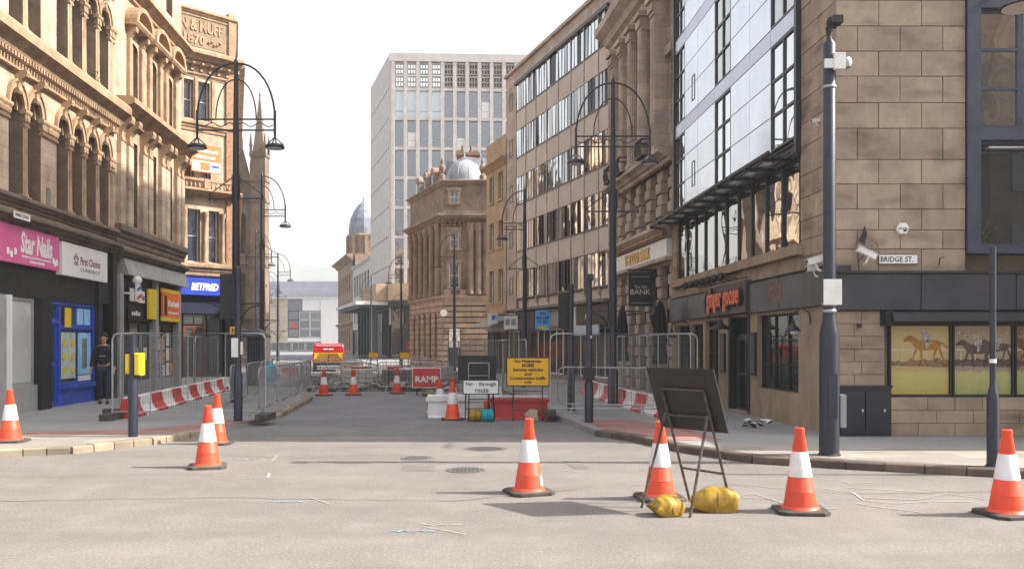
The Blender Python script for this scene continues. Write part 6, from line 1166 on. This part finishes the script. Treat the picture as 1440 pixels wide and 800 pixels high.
def strip(name, pts, w, m, z=.006): 
    b = MB(); n = len(pts); rg = random.Random(len(pts))
    for i, p in enumerate(pts):
        a = Vector(pts[min(i + 1, n - 1)]) - Vector(pts[max(i - 1, 0)]); d = Vector((-a.y, a.x)).normalized() * w * rg.uniform(.35, .6); b.v += [(p[0] + d.x, p[1] + d.y, z), (p[0] - d.x, p[1] - d.y, z)]
    for i in range(n - 1): b.f.append((i * 2, i * 2 + 1, i * 2 + 3, i * 2 + 2)); b.mi.append(0)
    return tag(b.obj(name, m), kind='structure')
def G(px, py): Y = 1920 / (py - 484); return ((px - 720) / 1200 * Y, Y)
def dashes(name, x0, y0, dx, n, m, w=.02, seed=1):
    rg = random.Random(seed)
    for k in range(n):
        xx = x0 + k * dx; sl = rg.uniform(-2.2, 2.2); ln_ = dx * rg.uniform(.5, .85); strip(name, [G(xx + ln_ * i / 5, y0 + sl * (i / 5 - .5) + rg.uniform(-.3, .3)) for i in range(6)], w * rg.uniform(.7, 1.4), m)
dashes('blue_survey_mark', 548, 747, 11, 6, chalk_b, .026, 1); dashes('white_survey_mark', 592, 738, 22, 3, chalk_w, .02, 2); strip('white_survey_mark', [G(592 + i * 8, 740 + i * 1.5) for i in range(9)], .014, chalk_w)
dashes('blue_survey_mark', 373, 706, 12, 5, chalk_b, .026, 3); strip('white_survey_mark', [G(434 + i * 5, 699 + i * 1.7) for i in range(7)], .016, chalk_w); dashes('white_survey_mark', 322, 646, 11, 5, chalk_w, .03, 4); dashes('white_survey_mark', 300, 669, 14, 4, chalk_w, .02, 5); dashes('blue_survey_mark', 357, 615, 9, 4, chalk_b, .05, 6); strip('white_survey_mark', [G(383 + i * 1.5, 648 - i * 1.6) for i in range(6)], .02, chalk_w)
strip('white_survey_mark', [G(376 + i * .8, 672 - i * 1.6) for i in range(5)], .03, chalk_w)
for pts in ([(1150, 686), (1200, 693), (1215, 704), (1260, 708), (1310, 705), (1370, 706)], [(1205, 708), (1240, 714), (1280, 718), (1300, 722)], [(1190, 686), (1250, 689), (1320, 694)], [(890, 690), (960, 694), (1010, 697), (1090, 702)], [(1000, 702), (1060, 694), (1100, 707)], [(1215, 700), (1290, 703), (1330, 694), (1390, 702)], [(1180, 676), (1200, 681), (1226, 678)], [(790, 661), (822, 665)], [(880, 683), (915, 681), (945, 683)], [(1120, 712), (1180, 716)]):
    q = [];  pts = [G(*p) for p in pts]
    for i in range(len(pts) - 1): q += [(pts[i][0] + (pts[i + 1][0] - pts[i][0]) * t / 6, pts[i][1] + (pts[i + 1][1] - pts[i][1]) * t / 6) for t in range(6)]
    strip('faded_road_marking', q + [pts[-1]], .022, chalk_w)
sheet('road_patch', [G(564, 662), G(612, 662), G(612, 643), G(570, 643)], .004, patch); sheet('road_patch', [G(790, 648), G(815, 648), G(830, 659), G(808, 659)], .004, patch)
for pts in ([(-6.0, 8.6), (-3.2, 8.9), (-.6, 8.7), (1.0, 9.6)], [(2.4, 9.8), (3.6, 9.1), (5.5, 9.3)], [(-4.6, 12.4), (-3.0, 12.0), (-1.0, 12.6)]):
    q = []
    for i in range(len(pts) - 1):
        for t in range(14): f_ = t / 14; q.append((pts[i][0] + (pts[i + 1][0] - pts[i][0]) * f_ + random.uniform(-.02, .02), pts[i][1] + (pts[i + 1][1] - pts[i][1]) * f_ + random.uniform(-.035, .035)))
    strip('road_crack', q, .012, mat('crack_dark', (.07, .065, .06), .95, .2, 9), .003)
# tarmac joints across the junction mouth
for y0 in (15.02,): strip('white_joint_line', [(-4.9 + i * .25, y0 + random.uniform(-.02, .02)) for i in range(27)], .05, mat('joint_dust', (.26, .24, .21), .95, .2, 9), .005)
# ---- broken ground of the road works
b = MB(); n, m_ = 44, 30; rg = random.Random(9)
for i in range(n + 1):
    for j in range(m_ + 1):
        u, v = i / n, j / m_; y = 29 + v * 13; xl = -7.2 - v * 3.2; xr = -1.4 - v * 3.6; edge = min(u, 1 - u, v * .8, 1 - v) * 6
        h = max(0, min(1, edge)) * (.10 + .12 * math.sin(u * 17 + v * 5) * math.sin(v * 23 + 2) + rg.uniform(-.07, .11)); b.v.append((xl + (xr - xl) * u, y, .006 + max(-.0, h)))
for i in range(n):
    for j in range(m_): q = i * (m_ + 1) + j; b.f.append((q, q + m_ + 1, q + m_ + 2, q + 1)); b.mi.append(0)
tag(b.obj('broken_road_surface', soil), kind='structure')
b = MB()
for k in range(420):
    x, y = rg.uniform(-8.6, -1.8), rg.uniform(28.8, 41); x -= (y - 29) * .25 * 0; s = rg.choice((.05, .08, .12, .2, .3)); c = Vector((x, y, rg.uniform(.02, .14)))
    rot = Matrix.Rotation(rg.uniform(0, 6), 3, 'Z') @ Matrix.Rotation(rg.uniform(-.5, .5), 3, 'X'); b.m = rg.randrange(3)
    P8 = [c + rot @ Vector((sx * s * rg.uniform(.5, 1), sy * s * rg.uniform(.4, .9), sz * s * rg.uniform(.2, .5))) for sx in (-1, 1) for sy in (-1, 1) for sz in (-1, 1)]
    b.add(P8, [(0, 1, 3, 2), (4, 6, 7, 5), (0, 4, 5, 1), (2, 3, 7, 6), (0, 2, 6, 4), (1, 5, 7, 3)])
tag(b.obj('rubble', [soil, conc_d, mat('rubble_pale', (.3, .28, .26), .9, .3, 4)]), 'broken tarmac and stone rubble strewn over the road works', 'rubble', kind='stuff')
def pallet(label, x, y, rz, m, w=1.1, h=.5, d=.8):
    t = thing('material_stack', label, 'stack', (x, y, 0), rz, 'stacks of paving in the road works')
    for k in range(3): piece('pallet_board', w, d, .04, stoneT, t, -w / 2, -d / 2, .02 + k * .06 if k < 2 else .13, 0)
    for j in range(3):
        for i in range(4): piece('paving_block', w / 4 - .02, d - .04, h / 3 - .015, m, t, -w / 2 + i * w / 4 + .01, -d / 2 + .02, .18 + j * h / 3, .01)
for a_ in (('pale stack of paving blocks left of the red van', -12.2, 46, .2, white_pl), ('stack of paving blocks right of the red van', -8.9, 47.5, -.2, render_c), ('stack of kerb blocks behind the first street barrier', -5.8, 32, .3, concrete), ('dark stack of blocks behind the middle cone', -4.2, 31.2, .1, conc_d), ('stack of blocks near the kerbside fence', -3.1, 36, .5, concrete)): pallet(*a_)
for i, (x_, y_, rz_, rd) in enumerate(((-8.6, 45.5, .5, 1), (-7.7, 46, .4, 0), (-6.9, 46.4, .2, 1), (-5.6, 42.5, -.3, 0), (-4.7, 42.2, -.3, 1), (-12.6, 43.2, .6, 0), (-11.9, 43.7, .6, 1))):
    o = place(br if rd else bw, True, ('%s plastic block behind the road works, %s' % ('red' if rd else 'white', ('just right of the van', 'second right of the van', 'third right of the van', 'below the tower canopy', 'left of the domed building', 'left of the van', 'touching the left side of the van')[i])), (x_, y_, 0), rz_)
# litter bin / kiosk hood behind the left barriers
t = thing('street_cabinet', 'dark street information post with a pitched cap behind the left fence', 'cabinet', (-9.3, 31, .1)); b = MB(); b.box(-.25, .25, -.25, .25, 0, 1.75); b.obj('body', dark_metal, t); b = MB(); b.lathe([(.62, 0), (.6, .05), (.3, .25), (.05, .32)], 4, (0, 0, 1.75), rot=R(45)); b.obj('cap', dark_metal, t)
t = thing('teal_sack', 'teal sack hanging over a crowd barrier on the left', 'sack', (-5.62, 19.9, .1)); b = MB(); b.lathe([(.001, .62), (.1, .64), (.15, .75), (.13, .95), (.06, 1.06), (.001, 1.07)], 12); b.obj('sack', MATS['sandbag_teal'], t, smooth=True); MB().lathe([(.07, 1.0), (.075, 1.02), (.07, 1.04)], 10).obj('knot', ink, t)
# ---- haze: the air of the whole place
hz = MB().box(-1700, 1700, -450, 2700, -2, 190).obj('haze', [], None); hz.data.materials.clear()
hm_ = bpy.data.materials.new('haze_air'); hm_.use_nodes = True; nn = hm_.node_tree.nodes; nn.remove(nn['Principled BSDF']); pv = nn.new('ShaderNodeVolumePrincipled'); pv.inputs['Density'].default_value = .0009; pv.inputs['Color'].default_value = (.93, .95, 1, 1); pv.inputs['Anisotropy'].default_value = .2
hm_.node_tree.links.new(pv.outputs[0], nn['Material Output'].inputs['Volume']); hz.data.materials.append(hm_); tag(hz, 'pale summer haze filling the air of the whole street', 'haze', kind='stuff')
